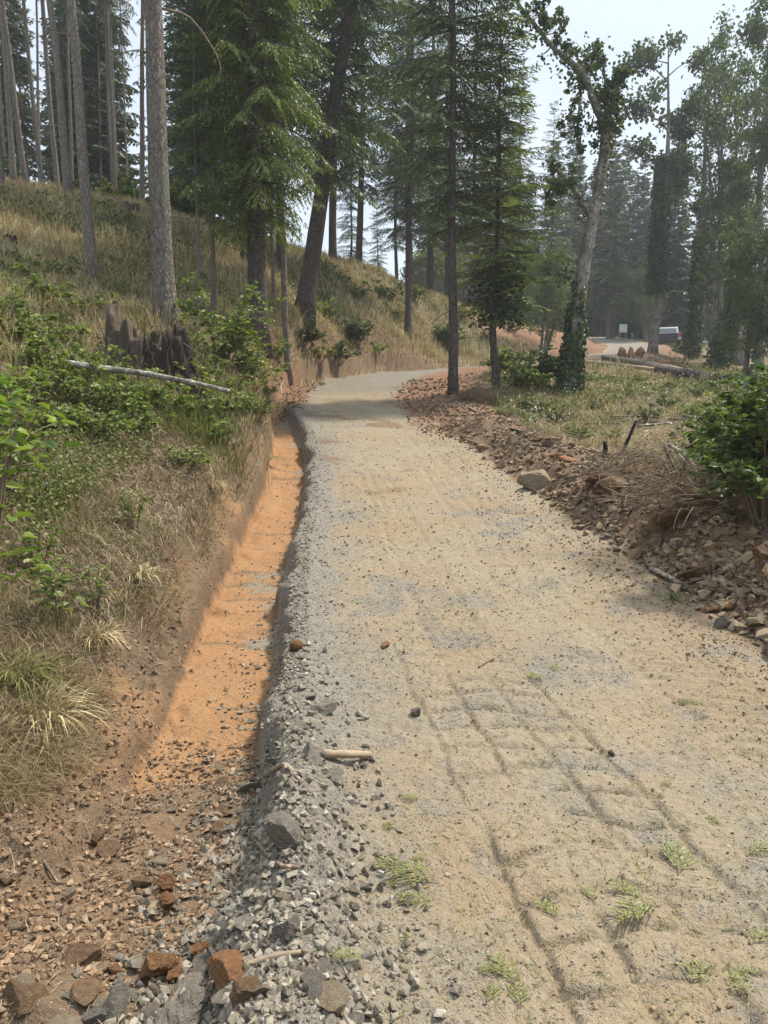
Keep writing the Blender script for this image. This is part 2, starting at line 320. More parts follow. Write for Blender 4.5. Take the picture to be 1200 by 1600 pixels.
# ---------------------------------------------------------------- materials
class NT:
    def __init__(s, name):
        s.m = bpy.data.materials.new(name); s.m.use_nodes = True; s.t = s.m.node_tree; s.t.nodes.clear()
        s.out = s.t.nodes.new('ShaderNodeOutputMaterial')
    def n(s, t, ins=None, **k):
        nd = s.t.nodes.new(t)
        for a, b in k.items(): setattr(nd, a, b)
        for a, b in (ins or {}).items():
            if hasattr(b, 'is_output') or isinstance(b, bpy.types.NodeSocket): s.t.links.new(b, nd.inputs[a])
            else: nd.inputs[a].default_value = b
        return nd
    def obj(s): return s.n('ShaderNodeTexCoord').outputs['Object']
    def map(s, v, sc): return s.n('ShaderNodeMapping', {0: v, 'Scale': sc}).outputs[0]
    def noise(s, v, sc, det=4, ro=.55): return s.n('ShaderNodeTexNoise', {'Vector': v, 'Scale': sc, 'Detail': det, 'Roughness': ro}).outputs[0]
    def vor(s, v, sc, feat='F1', out='Distance'): return s.n('ShaderNodeTexVoronoi', {'Vector': v, 'Scale': sc}, feature=feat).outputs[out]
    def attr(s, a): return s.n('ShaderNodeAttribute', attribute_name=a).outputs['Fac']
    def ramp(s, f, *st):
        r = s.n('ShaderNodeValToRGB', {0: f}); e = r.color_ramp.elements
        while len(e) < len(st): e.new(.5)
        for k, (p, c) in enumerate(st):
            e[k].position = p; e[k].color = (*c, 1) if len(c) == 3 else c
        return r.outputs[0]
    def mix(s, f, a, b, mode='MIX'):
        nd = s.n('ShaderNodeMix', data_type='RGBA', blend_type=mode)
        for i, v in ((0, f), (6, a), (7, b)):
            if isinstance(v, bpy.types.NodeSocket): s.t.links.new(v, nd.inputs[i])
            else: nd.inputs[i].default_value = v if i == 0 else (*v, 1)
        return nd.outputs[2]
    def mth(s, op, a, b=0.0, clamp=False):
        nd = s.n('ShaderNodeMath', operation=op, use_clamp=clamp)
        for i, v in ((0, a), (1, b)):
            if isinstance(v, bpy.types.NodeSocket): s.t.links.new(v, nd.inputs[i])
            else: nd.inputs[i].default_value = v
        return nd.outputs[0]
    def bump(s, h, st=.5, d=.02, nrm=None):
        ins = {'Height': h, 'Strength': st, 'Distance': d}
        if nrm is not None: ins['Normal'] = nrm
        return s.n('ShaderNodeBump', ins).outputs[0]
    def pbr(s, c, rough=.85, nrm=None, spec=.25, metal=0., trans=0., tcol=None):
        ins = {'Base Color': c if isinstance(c, bpy.types.NodeSocket) else (*c, 1), 'Roughness': rough, 'Specular IOR Level': spec, 'Metallic': metal}
        if nrm is not None: ins['Normal'] = nrm
        sh = s.n('ShaderNodeBsdfPrincipled', ins).outputs[0]
        if trans:
            t = s.n('ShaderNodeBsdfTranslucent', {'Color': tcol if tcol is not None else c}).outputs[0]
            sh = s.n('ShaderNodeMixShader', {0: trans, 1: sh, 2: t}).outputs[0]
        s.t.links.new(sh, s.out.inputs[0]); return s.m

def earth():
    t = NT('earth'); o = t.obj()
    f1 = t.noise(o, 3.0, 5); f2 = t.noise(o, 28., 5, .65); f3 = t.noise(o, 140., 3, .7); f0 = t.noise(o, .6, 3)
    peb = t.vor(o, 55., 'F1', 'Distance'); pebc = t.n('ShaderNodeTexVoronoi', {'Vector': o, 'Scale': 55.}).outputs['Color']
    pebv = t.n('ShaderNodeSeparateColor', {0: pebc}).outputs[0]
    tan = t.mix(f1, (.175, .134, .080), (.262, .209, .132)); tan = t.mix(t.ramp(f2, (.35, (0, 0, 0)), (.75, (1, 1, 1))), tan, (.30, .265, .20))
    tan = t.mix(t.ramp(f0, (.40, (0, 0, 0)), (.64, (.75, .75, .75))), tan, (.245, .178, .108))
    grey = t.mix(pebv, (.115, .105, .086), (.24, .222, .185)); grey = t.mix(t.ramp(f2, (.4, (0, 0, 0)), (.7, (.7, .7, .7))), grey, (.23, .20, .152))
    clay = t.mix(f1, (.245, .125, .052), (.355, .200, .096)); clay = t.mix(t.ramp(f2, (.45, (0, 0, 0)), (.8, (.6, .6, .6))), clay, (.25, .165, .10))
    soil = t.mix(f2, (.085, .058, .036), (.20, .142, .09)); soil = t.mix(t.ramp(f1, (.4, (0, 0, 0)), (.7, (.6, .6, .6))), soil, (.21, .125, .07))
    veg = t.mix(f2, (.095, .070, .040), (.20, .15, .085)); veg = t.mix(t.ramp(f0, (.4, (0, 0, 0)), (.6, (.7, .7, .7))), veg, (.085, .085, .035))
    red = t.mix(f2, (.14, .078, .046), (.26, .15, .09))
    def brk(a, w=.35): return t.mth('ADD', t.mth('MULTIPLY', t.mth('SUBTRACT', f2, .5), w), a)
    def fac(a, lo=.3, hi=.7): return t.ramp(brk(t.attr(a)), (lo, (0, 0, 0)), (hi, (1, 1, 1)))
    c = t.mix(fac('gravel', .25, .85), tan, grey)
    c = t.mix(fac('soil'), c, soil); c = t.mix(fac('clay', .25, .7), c, clay); c = t.mix(fac('red'), c, red); c = t.mix(fac('veg', .35, .6), c, veg)
    sp = t.n('ShaderNodeTexVoronoi', {'Vector': o, 'Scale': 95.}); spd = sp.outputs['Distance']; spv = t.n('ShaderNodeSeparateColor', {0: sp.outputs['Color']}).outputs[1]
    spm = t.mth('MULTIPLY', t.mth('LESS_THAN', spd, .30), t.mth('MULTIPLY', t.mth('GREATER_THAN', spv, .62), t.mth('SUBTRACT', 1.0, t.attr('veg')), True))
    c = t.mix(t.mth('MULTIPLY', spm, .7), c, t.ramp(spv, (.62, (.10, .09, .075)), (.8, (.22, .205, .17)), (1, (.40, .38, .33))))
    c = t.mix(t.ramp(f3, (.30, (.75, .75, .75)), (.52, (0, 0, 0))), c, t.mix(.5, c, (.10, .075, .05)))
    h = t.mth('ADD', t.mth('ADD', t.mth('MULTIPLY', f3, .35), t.mth('MULTIPLY', spm, .35)), t.mth('ADD', t.mth('MULTIPLY', f2, 1.0), t.mth('MULTIPLY', t.mth('SUBTRACT', 1.0, peb), t.mth('MULTIPLY', t.mth('ADD', t.attr('gravel'), .15), .35))))
    return t.pbr(c, .95, t.bump(h, 1.0, .024), .12)
def stone(name, a, b, c2, rs=.12):
    t = NT(name); o = t.obj(); ir = t.n('ShaderNodeObjectInfo').outputs['Random']
    f = t.noise(o, 3.2, 6, .65); g = t.noise(o, 22., 4, .7)
    c = t.mix(t.ramp(f, (.35, (0, 0, 0)), (.65, (1, 1, 1))), a, b); c = t.mix(t.ramp(g, (.55, (0, 0, 0)), (.8, (.7, .7, .7))), c, c2)
    c = t.mix(.75, c, t.ramp(ir, (0, (.75, .73, .70)), (.5, (.9, .88, .85)), (1, (1.1, 1.08, 1.05))), 'MULTIPLY')
    return t.pbr(c, .92, t.bump(t.mth('ADD', t.mth('MULTIPLY', f, .8), t.mth('MULTIPLY', g, .35)), .9, .06), .2)
def pebble(name, *st):
    t = NT(name); o = t.obj(); g = t.noise(o, 60., 3, .7)
    c = t.ramp(t.attr('rnd'), *st); c = t.mix(t.ramp(g, (.4, (0, 0, 0)), (.75, (.5, .5, .5))), c, (.33, .26, .17))
    return t.pbr(c, .92, t.bump(g, .5, .01), .2)
def bark(name, dark, light, sc=9., mossy=None, stretch=.3, st=.8):
    t = NT(name); o = t.obj(); v = t.map(o, (1, 1, stretch)); wp = t.n('ShaderNodeTexNoise', {'Vector': v, 'Scale': sc * .8, 'Detail': 3}).outputs['Color']
    v = t.n('ShaderNodeVectorMath', {0: v, 1: t.n('ShaderNodeVectorMath', {0: wp, 'Scale': .12}, operation='SCALE').outputs[0]}, operation='ADD').outputs[0]
    w = t.noise(v, sc * 1.3, 5, .65); cr = t.vor(v, sc * 1.6, 'DISTANCE_TO_EDGE'); g = t.noise(o, 40., 4, .7)
    r = t.ramp(cr, (.02, (0, 0, 0)), (.22, (1, 1, 1)))
    c = t.mix(t.ramp(w, (.3, (0, 0, 0)), (.7, (1, 1, 1))), dark, light); c = t.mix(r, t.mix(.65, c, tuple(.5 * q for q in dark)), c)
    c = t.mix(t.ramp(g, (.5, (0, 0, 0)), (.8, (.5, .5, .5))), c, tuple(min(1, 1.3 * q) for q in light))
    if mossy: c = t.mix(t.ramp(t.noise(o, 2.4, 4, .6), (.48, (0, 0, 0)), (.62, (.85, .85, .85))), c, mossy)
    h = t.mth('ADD', t.mth('MULTIPLY', t.n('ShaderNodeRGBToBW', {0: r}).outputs[0], .8), t.mth('MULTIPLY', w, .6))
    return t.pbr(c, .95, t.bump(h, st, .035), .1)
def leafm(name, st, trans=.3, tint=(1.15, 1.25, .55), rough=.5, spec=.3):
    t = NT(name); ir = t.n('ShaderNodeObjectInfo').outputs['Random']
    c = t.ramp(t.attr('rnd'), *st)
    c = t.mix(.5, c, t.ramp(ir, (0, (.7, .75, .72)), (1, (1, 1, 1))), 'MULTIPLY')
    tc = t.mix(1.0, c, tint, 'MULTIPLY')
    return t.pbr(c, rough, None, spec, 0., trans, tc)
def plain(name, c, rough=.6, metal=0., var=.15, sc=8.):
    t = NT(name); o = t.obj(); f = t.noise(o, sc, 4, .6)
    cc = t.mix(f, tuple(q * (1 - var) for q in c), tuple(min(1, q * (1 + var)) for q in c))
    return t.pbr(cc, rough, t.bump(f, .2, .01), .4, metal)

M = {}
M['earth'] = earth()
M['grey_stone'] = stone('grey_stone', (.19, .17, .137), (.30, .27, .22), (.35, .30, .225))
M['brown_stone'] = stone('brown_stone', (.145, .088, .050), (.25, .165, .096), (.30, .21, .125))
M['rust_stone'] = stone('rust_stone', (.19, .092, .042), (.30, .16, .078), (.30, .20, .11))
M['dark_stone'] = stone('dark_stone', (.14, .124, .10), (.22, .197, .162), (.29, .25, .19))
M['tan_stone'] = stone('tan_stone', (.20, .157, .105), (.31, .25, .17), (.36, .30, .21))
M['gravel'] = pebble('gravel_stone', (0, (.085, .074, .058)), (.4, (.145, .128, .10)), (.8, (.20, .178, .142)), (1, (.31, .285, .24)))
M['clods'] = pebble('soil_clods', (0, (.06, .036, .022)), (.4, (.13, .078, .045)), (.75, (.20, .12, .065)), (1, (.30, .205, .125)))
M['rubble'] = pebble('broken_rock', (0, (.075, .052, .034)), (.4, (.142, .100, .063)), (.7, (.195, .146, .094)), (.86, (.27, .165, .082)), (1, (.30, .25, .18)))
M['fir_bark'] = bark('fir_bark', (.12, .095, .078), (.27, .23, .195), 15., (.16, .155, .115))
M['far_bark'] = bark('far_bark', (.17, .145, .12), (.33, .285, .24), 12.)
M['dark_bark'] = bark('dark_bark', (.06, .050, .042), (.17, .142, .118), 12.)
M['maple_bark'] = bark('maple_bark', (.16, .14, .115), (.36, .325, .27), 8., (.10, .09, .06), .5, .6)
M['alder_bark'] = bark('alder_bark', (.12, .11, .09), (.30, .28, .24), 6., (.08, .085, .045), .6, .5)
M['birch_bark'] = bark('birch_bark', (.09, .08, .065), (.48, .45, .39), 9., (.10, .085, .06), 1.0, .3)
M['log_bark'] = bark('log_bark', (.15, .12, .09), (.36, .31, .25), 6., None, .4, .6)
M['dead_wood'] = bark('dead_wood', (.16, .12, .085), (.38, .30, .215), 14., None, .12, .5)
M['twig'] = plain('twig', (.13, .09, .06), .9, 0, .35, 20.)
M['pale_wood'] = plain('pale_wood', (.25, .19, .125), .85, 0, .45, 22.)
FIR = ((0, (.036, .058, .030)), (.5, (.070, .105, .046)), (1, (.12, .16, .066)))
M['fir_leaf'] = leafm('fir_needles', FIR, .18)
M['fir_bright'] = leafm('fir_needles_bright', ((0, (.055, .082, .022)), (.5, (.125, .165, .036)), (1, (.24, .27, .065))), .28)
M['fir_far'] = leafm('fir_needles_far', ((0, (.042, .060, .034)), (.5, (.075, .103, .052)), (1, (.125, .155, .075))), .15)
M['maple_leaf'] = leafm('maple_leaves', ((0, (.026, .042, .016)), (.5, (.050, .076, .024)), (1, (.10, .13, .040))), .3)
M['alder_leaf'] = leafm('alder_leaves', ((0, (.036, .058, .022)), (.5, (.075, .108, .038)), (1, (.15, .18, .065))), .35)
M['ivy_leaf'] = leafm('ivy_leaves', ((0, (.018, .034, .010)), (.5, (.040, .068, .018)), (1, (.085, .12, .032))), .2)
M['shrub_leaf'] = leafm('shrub_leaves', ((0, (.075, .11, .028)), (.5, (.16, .205, .055)), (.85, (.26, .29, .10)), (1, (.40, .39, .19))), .35)
M['bright_leaf'] = leafm('bright_leaves', ((0, (.035, .062, .018)), (.5, (.085, .13, .034)), (1, (.20, .25, .075))), .4)
M['dark_leaf'] = leafm('dark_leaves', ((0, (.035, .058, .018)), (.5, (.065, .095, .030)), (1, (.12, .155, .05))), .25)
M['yellow_leaf'] = leafm('yellowing_leaves', ((0, (.05, .07, .018)), (.5, (.13, .14, .03)), (1, (.27, .22, .05))), .35)
M['straw'] = leafm('straw', ((0, (.20, .148, .075)), (.35, (.37, .285, .145)), (.7, (.52, .425, .235)), (1, (.65, .56, .36))), .2, (1, 1, .9), .8, .1)
M['green_grass'] = leafm('green_grass', ((0, (.08, .092, .028)), (.5, (.16, .165, .055)), (1, (.29, .27, .12))), .3, (1.1, 1.15, .7), .7, .15)
M['cover_leaf'] = leafm('cover_leaf', ((0, (.055, .075, .022)), (.5, (.115, .14, .038)), (1, (.22, .23, .08))), .25)
M['dead_stem'] = leafm('dead_stems', ((0, (.075, .052, .034)), (.5, (.165, .12, .078)), (1, (.32, .25, .17))), .05, (1, 1, 1), .9, .1)
M['cedar'] = leafm('cedar_frond', ((0, (.065, .075, .02)), (.5, (.15, .158, .042)), (1, (.27, .255, .09))), .2)
M['blossom'] = leafm('seed_heads', ((0, (.45, .40, .33)), (1, (.70, .66, .60))), .2, (1, 1, 1))
M['near_leaf'] = leafm('near_leaves', ((0, (.07, .12, .022)), (.5, (.15, .21, .04)), (1, (.28, .33, .09))), .4)
M['brown_grass'] = leafm('brown_grass', ((0, (.105, .075, .040)), (.4, (.20, .148, .078)), (.8, (.30, .235, .13)), (1, (.46, .385, .24))), .15, (1, 1, .9), .8, .1)
# ---------------------------------------------------------------- ground, road and ditch: one continuous relief
yy = np.concatenate([np.arange(-6, 1.3, .15), np.exp(np.arange(math.log(1.35), math.log(62), .0046)), np.exp(np.arange(math.log(62.4), math.log(420), .035))])
tt = np.concatenate([-np.geomspace(4, .64, 40), np.arange(-.632, .633, .0026), np.geomspace(.64, 4, 40)])
XX = (np.maximum(yy, 1.6)[:, None] + .3) * tt[None]; YY = np.repeat(yy[:, None], len(tt), 1)
ZZ, zn = ground(XX, YY, True)
nr, nc = XX.shape
fv = lambda a: (a[:-1, :-1] + a[1:, :-1] + a[:-1, 1:] + a[1:, 1:]) / 4
mL, mR, mY = fv(zn['dL']), fv(zn['dR']), fv(YY)
is_road = (mL < 0) & (mR < 0)
is_ditch = (mL >= 0) & (mL < .95) & fv(zn['left'].astype(float)).astype(bool) & (mY < 18.6) & ~is_road
idx = np.arange(nr * nc).reshape(nr, nc)
FQ = np.stack([idx[:-1, :-1], idx[:-1, 1:], idx[1:, 1:], idx[1:, :-1]], -1)
PV = np.stack([XX, YY, ZZ], -1).reshape(-1, 3)
for nm, msk in (('ground', ~is_road & ~is_ditch), ('road', is_road), ('ditch', is_ditch)):
    q = FQ[msk]; u, inv = np.unique(q.ravel(), return_inverse=True)
    mb = MB(); mb.add(PV[u], inv.reshape(-1, 4)); me = mb.mesh(nm, M['earth'], True)
    for a in ('gravel', 'clay', 'soil', 'veg', 'red'):
        at_ = me.attributes.new(a, 'FLOAT', 'POINT'); at_.data.foreach_set('value', zn[a].reshape(-1)[u].astype(np.float32))
    o = bpy.data.objects.new(nm, me); col.objects.link(o); tag(o, kind='structure')
tag(bpy.data.objects['ground'], 'dry grassy hillside and lower ground beside the track', 'ground')
tag(bpy.data.objects['road'], 'tan dirt and gravel track with tread prints climbing to a bend', 'road')
tag(bpy.data.objects['ditch'], 'freshly cut orange clay ditch along the left of the track', 'ditch')
# ---------------------------------------------------------------- stones
def rock_mesh(name, seed, sub=3, flat=(1, .8, .6), cuts=9, rough=.05, round_=False, mat='grey_stone'):
    import bmesh
    g = np.random.default_rng(seed); bm = bmesh.new(); bmesh.ops.create_icosphere(bm, subdivisions=sub, radius=1.0)
    V = np.array([v.co[:] for v in bm.verts]); F = np.array([[v.index for v in f.verts] for f in bm.faces]); bm.free()
    if not round_:
        for nrm in rdir(g, cuts):
            h = g.uniform(.30, .72); V -= np.maximum(0, V @ nrm - h)[:, None] * nrm
    k = [fbm(V[:, 0] * 2.2 + 9 + 3 * V[:, 2], V[:, 1] * 2.2 + 5 - 2 * V[:, 2], seed + q, 4) - .5 for q in range(3)]
    V = V * (1 + rough * 3 * np.stack(k, -1)); V *= np.array(flat); V += g.normal(size=V.shape) * .006
    V /= np.abs(V).max()
    mb = MB(); mb.add(V, None, F, .5); return mb.mesh(name, M[mat], round_)
ROCKS = [rock_mesh('rock', 100 + k, 3, f) for k, f in enumerate([(1, .85, .7), (1, .7, .45), (1, .6, .5), (1, .9, .35), (1, .75, .8), (1, .55, .3), (1, .8, .6), (1, .95, .55), (.9, 1, .4)])]
ROUND = rock_mesh('rock', 300, 3, (1, .9, .85), rough=.03, round_=True)
LUMP = [rock_mesh('rock', 320 + k, 4, (1, .8, .75), 5, .16) for k in range(3)]
SLAB = [rock_mesh('rock', 340 + k, 4, (1, .6, .24), 9, .05) for k in range(2)]
def put_rock(px, py, w, mesh, mat, label, rot=(0, 0, 0), sink=.3, group=None, Y=None, hs=1.0, name='rock'):
    """w: width in photo pixels"""
    p = on(px, py) if Y is None else stand(px, Y)
    s = .5 * w / FPX * math.hypot(p[1], p[2] - EYE)
    zz = min(v.co.z for v in mesh.vertices) * -1
    if 'wide rusty' in label: hs = .62
    o = single(name, mesh, label, 'rock', (p[0], p[1], p[2] + s * hs * zz * (1 - sink)), rot, (s, s, s * hs), group, M[mat])
    return o
hero = [  # px, py of the foot, width px, mesh, material, label
 (836, 762, 50, ROCKS[0], 'tan_stone', 'blocky tan boulder standing alone at the road side of the rubble ridge'),
 (940, 755, 75, SLAB[0], 'brown_stone', 'long flat brown slab lying on the rubble ridge behind the tan boulder'),
 (966, 770, 62, ROCKS[1], 'brown_stone', 'dark brown wedge of rock on the ridge in front of the root tangle'),
 (1118, 862, 40, ROCKS[3], 'rust_stone', 'flat rusty orange stone lying on top of the rubble near the leafy bush'),
 (1140, 884, 48, ROCKS[5], 'tan_stone', 'long flat tan stone below the rusty orange flat stone on the ridge'),
 (1104, 900, 30, ROCKS[4], 'brown_stone', 'blocky brown stone standing upright in the middle of the right rubble'),
 (1014, 880, 26, ROCKS[3], 'rust_stone', 'pinkish orange flat stone at the road foot of the right rubble'),
 (1188, 982, 46, ROCKS[7], 'tan_stone', 'big pale brown rock at the right picture edge at the foot of the rubble'),
 (1128, 982, 24, ROCKS[4], 'dark_stone', 'small dark brown cone shaped stone lying by itself at the right road edge'),
 (1070, 925, 24, ROCKS[6], 'grey_stone', 'pale grey knob of stone at the end of the weathered board'),
 (242, 1528, 66, LUMP[0], 'rust_stone', 'big rusty orange clod at lower left beside a smaller orange clod'),
 (270, 1530, 36, LUMP[1], 'rust_stone', 'smaller orange clod leaning on the big orange clod at lower left'),
 (355, 1532, 88, LUMP[2], 'rust_stone', 'wide rusty orange clod lying under the dark grey wedge at bottom'),
 (316, 1492, 32, LUMP[1], 'rust_stone', 'small orange lump behind the dark grey wedge at bottom'),
 (314, 1522, 52, ROCKS[2], 'dark_stone', 'dark grey wedge shaped stone leaning against the wide orange clod'),
 (264, 1390, 32, LUMP[0], 'rust_stone', 'round orange clod at the foot of the gravel heap beside the dark pit'),
 (262, 1420, 36, LUMP[2], 'rust_stone', 'crumbled orange clod just in front of the round orange clod'),
 (38, 1552, 32, ROUND, 'tan_stone', 'smooth round tan cobble at far lower left'),
 (92, 1625, 62, ROCKS[1], 'tan_stone', 'large tan angular stone cut by the bottom edge at lower left'),
 (142, 1600, 44, ROCKS[7], 'dark_stone', 'oval dark grey stone standing beside the tan angular stone at bottom'),
 (186, 1580, 46, ROCKS[4], 'grey_stone', 'blocky grey stone right of the oval dark stone at bottom'),
 (240, 1585, 36, ROCKS[2], 'dark_stone', 'dark pointed stone below the big orange clod'),
 (290, 1610, 84, LUMP[1], 'grey_stone', 'large rough grey block at the bottom edge below the orange clods'),
 (352, 1565, 48, ROCKS[6], 'grey_stone', 'rounded grey stone below the wide orange clod'),
 (390, 1562, 46, ROCKS[0], 'brown_stone', 'brown grey stone right of the rounded grey stone at bottom'),
 (440, 1320, 72, LUMP[2], 'grey_stone', 'largest grey block half buried in the gravel heap'),
 (446, 1410, 30, ROCKS[1], 'tan_stone', 'pale smooth stone below the largest grey block'),
 (446, 1470, 52, LUMP[0], 'dark_stone', 'dark crumbling lump at the road side of the gravel heap'),
 (380, 1455, 44, ROCKS[6], 'grey_stone', 'squat grey stone above the wide orange clod in the gravel'),
 (508, 1115, 34, ROCKS[0], 'grey_stone', 'square grey stone on the road edge farthest up the gravel heap'),
 (520, 1218, 34, ROCKS[3], 'grey_stone', 'flat grey stone beside the split wood piece'),
 (540, 1290, 24, ROCKS[5], 'brown_stone', 'small flat brown stone on bare road right of the gravel heap'),
 (463, 1016, 22, ROUND, 'rust_stone', 'rusty brown round clod at the lip of the ditch'),
 (605, 1010, 26, ROCKS[5], 'rust_stone', 'flat orange brown stone in the middle of the track'),
 (650, 1118, 20, LUMP[1], 'dark_stone', 'dark soil clod on the middle of the track'),
 (104, 1405, 28, ROCKS[7], 'tan_stone', 'tan angular stone in the brown rubble of the pit'),
 (152, 1315, 28, LUMP[2], 'brown_stone', 'brown earthy lump in the middle of the pit'),
 (20, 1450, 34, ROCKS[5], 'tan_stone', 'flat tan stone at the left edge of the pit'),
 (955, 1182, 14, LUMP[0], 'dark_stone', 'small dark clod on the right wheel track'),
]
for px, py, w, me, mt, lb in hero:
    put_rock(px, py, w, me, mt, lb, (rng.uniform(-.25, .25), rng.uniform(-.25, .25), rng.uniform(0, 6.28)), .25)
# loose rocks one can count: along the right edge, on the gravel heap, in the pit
def in_zone(n, xs, ys, test, power=1.0):
    out = []
    while len(out) < n:
        y = ys[0] + (ys[1] - ys[0]) * rng.random(4000) ** power; cx = np.interp(y, rc[:20, 1], rc[:20, 0]); x = cx + rng.uniform(xs[0], xs[1], 4000)
        z, q = ground(x, y, True); ok = test(x, y, q); out += list(zip(x[ok], y[ok], z[ok]))
    return np.array(out[:n])
right_t = lambda x, y, q: (~q['left']) & (q['dR'] > -.05 + .25 * (rng.random(len(x)) ** 2)) & (q['dR'] < 1.75)
heap_t = lambda x, y, q: (q['dL'] < .32) & (q['dL'] > -.30 - .25 * rng.random(len(x)) ** 3) & (rng.random(len(x)) < np.clip(1.6 - y * .22, .1, 1))
pit_t = lambda x, y, q: q['left'] & (q['dL'] > .2) & (q['wL'] < .6)
sets = [('broken brown rock in the rubble ridge along the right road edge', 'rubble ridge rocks', in_zone(180, (0, 4), (3.2, 13), right_t, 1.5), ['brown_stone', 'brown_stone', 'tan_stone', 'brown_stone', 'rust_stone', 'tan_stone', 'brown_stone'], (.045, .18)),
        ('grey crushed rock on the gravel heap beside the pit', 'gravel heap rocks', in_zone(46, (-3, 0), (1.7, 4.4), heap_t, 1.6), ['grey_stone', 'grey_stone', 'grey_stone', 'dark_stone', 'tan_stone'], (.022, .072)),
        ('brown earthy stone on the floor of the pit', 'pit floor stones', in_zone(40, (-3.2, 0), (1.7, 3.6), pit_t, 1.5), ['brown_stone', 'tan_stone', 'rust_stone', 'brown_stone', 'grey_stone'], (.020, .065))]
for lb, grp, P, mats, (s0, s1) in sets:
    for x, y, z in P:
        s = s0 + (s1 - s0) * rng.random() ** 2.6; me = ROCKS[rng.integers(len(ROCKS))]
        single('rock', me, lb, 'rock', (x, y, z + s * .18), (rng.uniform(-.5, .5), rng.uniform(-.5, .5), rng.uniform(0, 6.28)), s, grp, M[mats[rng.integers(len(mats))]])
# gravel and crumbs beyond counting
ICO = None
def chips(name, P, size, mat, label, flat=.7, kind='stuff', sink=.2):
    n = len(P); b = np.array([[1, 0, 0], [-1, 0, 0], [0, 1, 0], [0, -1, 0], [0, 0, 1], [0, 0, -1], [.6, .6, .55], [-.6, -.6, .5], [.6, -.6, -.5], [-.6, .6, -.5], [.55, -.55, .6], [-.55, .55, .62]])
    from mathutils import Vector
    import bmesh
    hull = []
    for k in range(10):
        bm = bmesh.new(); pts = b * rng.uniform(.6, 1.1, (12, 1)) + rng.normal(size=(12, 3)) * .20
        for p in pts[rng.permutation(12)[:9]]: bm.verts.new(p)
        r = bmesh.ops.convex_hull(bm, input=bm.verts[:]); loose = [v for v in bm.verts if not v.link_faces]
        for v in loose: bm.verts.remove(v)
        bm.verts.index_update(); hull.append((np.array([v.co[:] for v in bm.verts]), np.array([[v.index for v in f.verts] for f in bm.faces]))); bm.free()
    mb = MB(); which = rng.integers(0, 10, n)
    for k, (hv, hf) in enumerate(hull):
        s = which == k; m = int(s.sum())
        if not m: continue
        a, e = rng.uniform(0, 6.28, m), rng.uniform(-.6, .6, m); sc = size[s][:, None] * np.array([1, 1, 1]) * rng.uniform(.6, 1.1, (m, 3)) * np.array([1, .9, flat])
        q = hv[None] * sc[:, None]
        ca, sa, ce, se = np.cos(a)[:, None], np.sin(a)[:, None], np.cos(e)[:, None], np.sin(e)[:, None]
        q = np.stack([q[..., 0], q[..., 1] * ce - q[..., 2] * se, q[..., 1] * se + q[..., 2] * ce], -1)
        q = np.stack([q[..., 0] * ca - q[..., 1] * sa, q[..., 0] * sa + q[..., 1] * ca, q[..., 2]], -1) + P[s][:, None]
        q[..., 2] += size[s][:, None] * flat * .5 * (1 - sink)
        F = (np.arange(m)[:, None, None] * len(hv) + hf[None]).reshape(-1, 3)
        mb.add(q.reshape(-1, 3), None, F, np.repeat(rng.random(m), len(hv)))
    o = bpy.data.objects.new(name, mb.mesh(name, M[mat])); col.objects.link(o); tag(o, label, name.replace('_', ' '), None, kind)
def sizes(n, a, b, p=2.5): return a + (b - a) * rng.random(n) ** p
def fan(n, t0, t1, y0, y1):
    y = np.exp(rng.uniform(math.log(y0), math.log(y1), n)); x = y * rng.uniform(t0, t1, n) * .001 / .001; return x, y
def scatter(n, y0, y1, test, t0=-.72, t1=.72):
    X, Yv, Z = [], [], []; c = 0
    while c < n:
        x, y = fan(40000, t0, t1, y0, y1); z, q = ground(x, y, True); ok = test(x, y, q)
        X.append(x[ok]); Yv.append(y[ok]); Z.append(z[ok]); c += int(ok.sum())
    return np.stack([np.concatenate(X), np.concatenate(Yv), np.concatenate(Z)], -1)[:n]
rr = lambda x: rng.random(len(x))
P = scatter(11000, 1.6, 6.0, lambda x, y, q: (q['dL'] < np.where(y < 3.7, .20 + .35 * rr(x) ** 2, .10)) & (q['dL'] > -.10 - .5 * rr(x) ** 3) & (rr(x) < np.clip(1.5 - .29 * y, .05, 1)))
chips('gravel', P, sizes(len(P), .002, .026, 4.2) , 'gravel', 'loose grey crushed gravel heaped between the pit and the road', .92)
P = scatter(24000, 1.6, 22, lambda x, y, q: (q['dL'] < 0) & (q['dR'] < 0) & (rr(x) < .12 + .88 * q['gravel'] * fbm(x * 3, y * 3, 90, 2) ** .5))
chips('gravel', P, sizes(len(P), .002, .010, 3) * np.clip(P[:, 1] / 4.0, .8, 2.2), 'gravel', 'fine grey gravel pressed into the track', .6)
P = scatter(6500, 1.6, 16, lambda x, y, q: (q['dL'] < 0) & (q['dR'] < 0) & (rr(x) < .1 + sst(-1.0, 0, q['dR'])))
chips('clods', P, sizes(len(P), .003, .014, 3) * np.clip(P[:, 1] / 4.0, .8, 1.8), 'clods', 'brown soil crumbs strewn over the track', .7)
P = scatter(3500, 4, 17.5, lambda x, y, q: (q['dL'] > -.15) & (q['dL'] < .05 + .5 * rr(x) ** 4) & q['left'])
chips('gravel', P, sizes(len(P), .005, .026, 3), 'gravel', 'grey gravel spilling over the road edge into the ditch')
P = scatter(12000, 1.6, 18, lambda x, y, q: q['left'] & (q['dL'] > .1) & (q['wL'] < .92) & (rr(x) < np.where(y < 3.9, 1, .12 + .8 * (q['wL'] > .08)) * (fbm(x * 2, y * 2, 92, 3) > .40)))
chips('clods', P, sizes(len(P), .003, .022, 3.2), 'clods', 'brown and orange soil crumbs in the pit and ditch', .75)
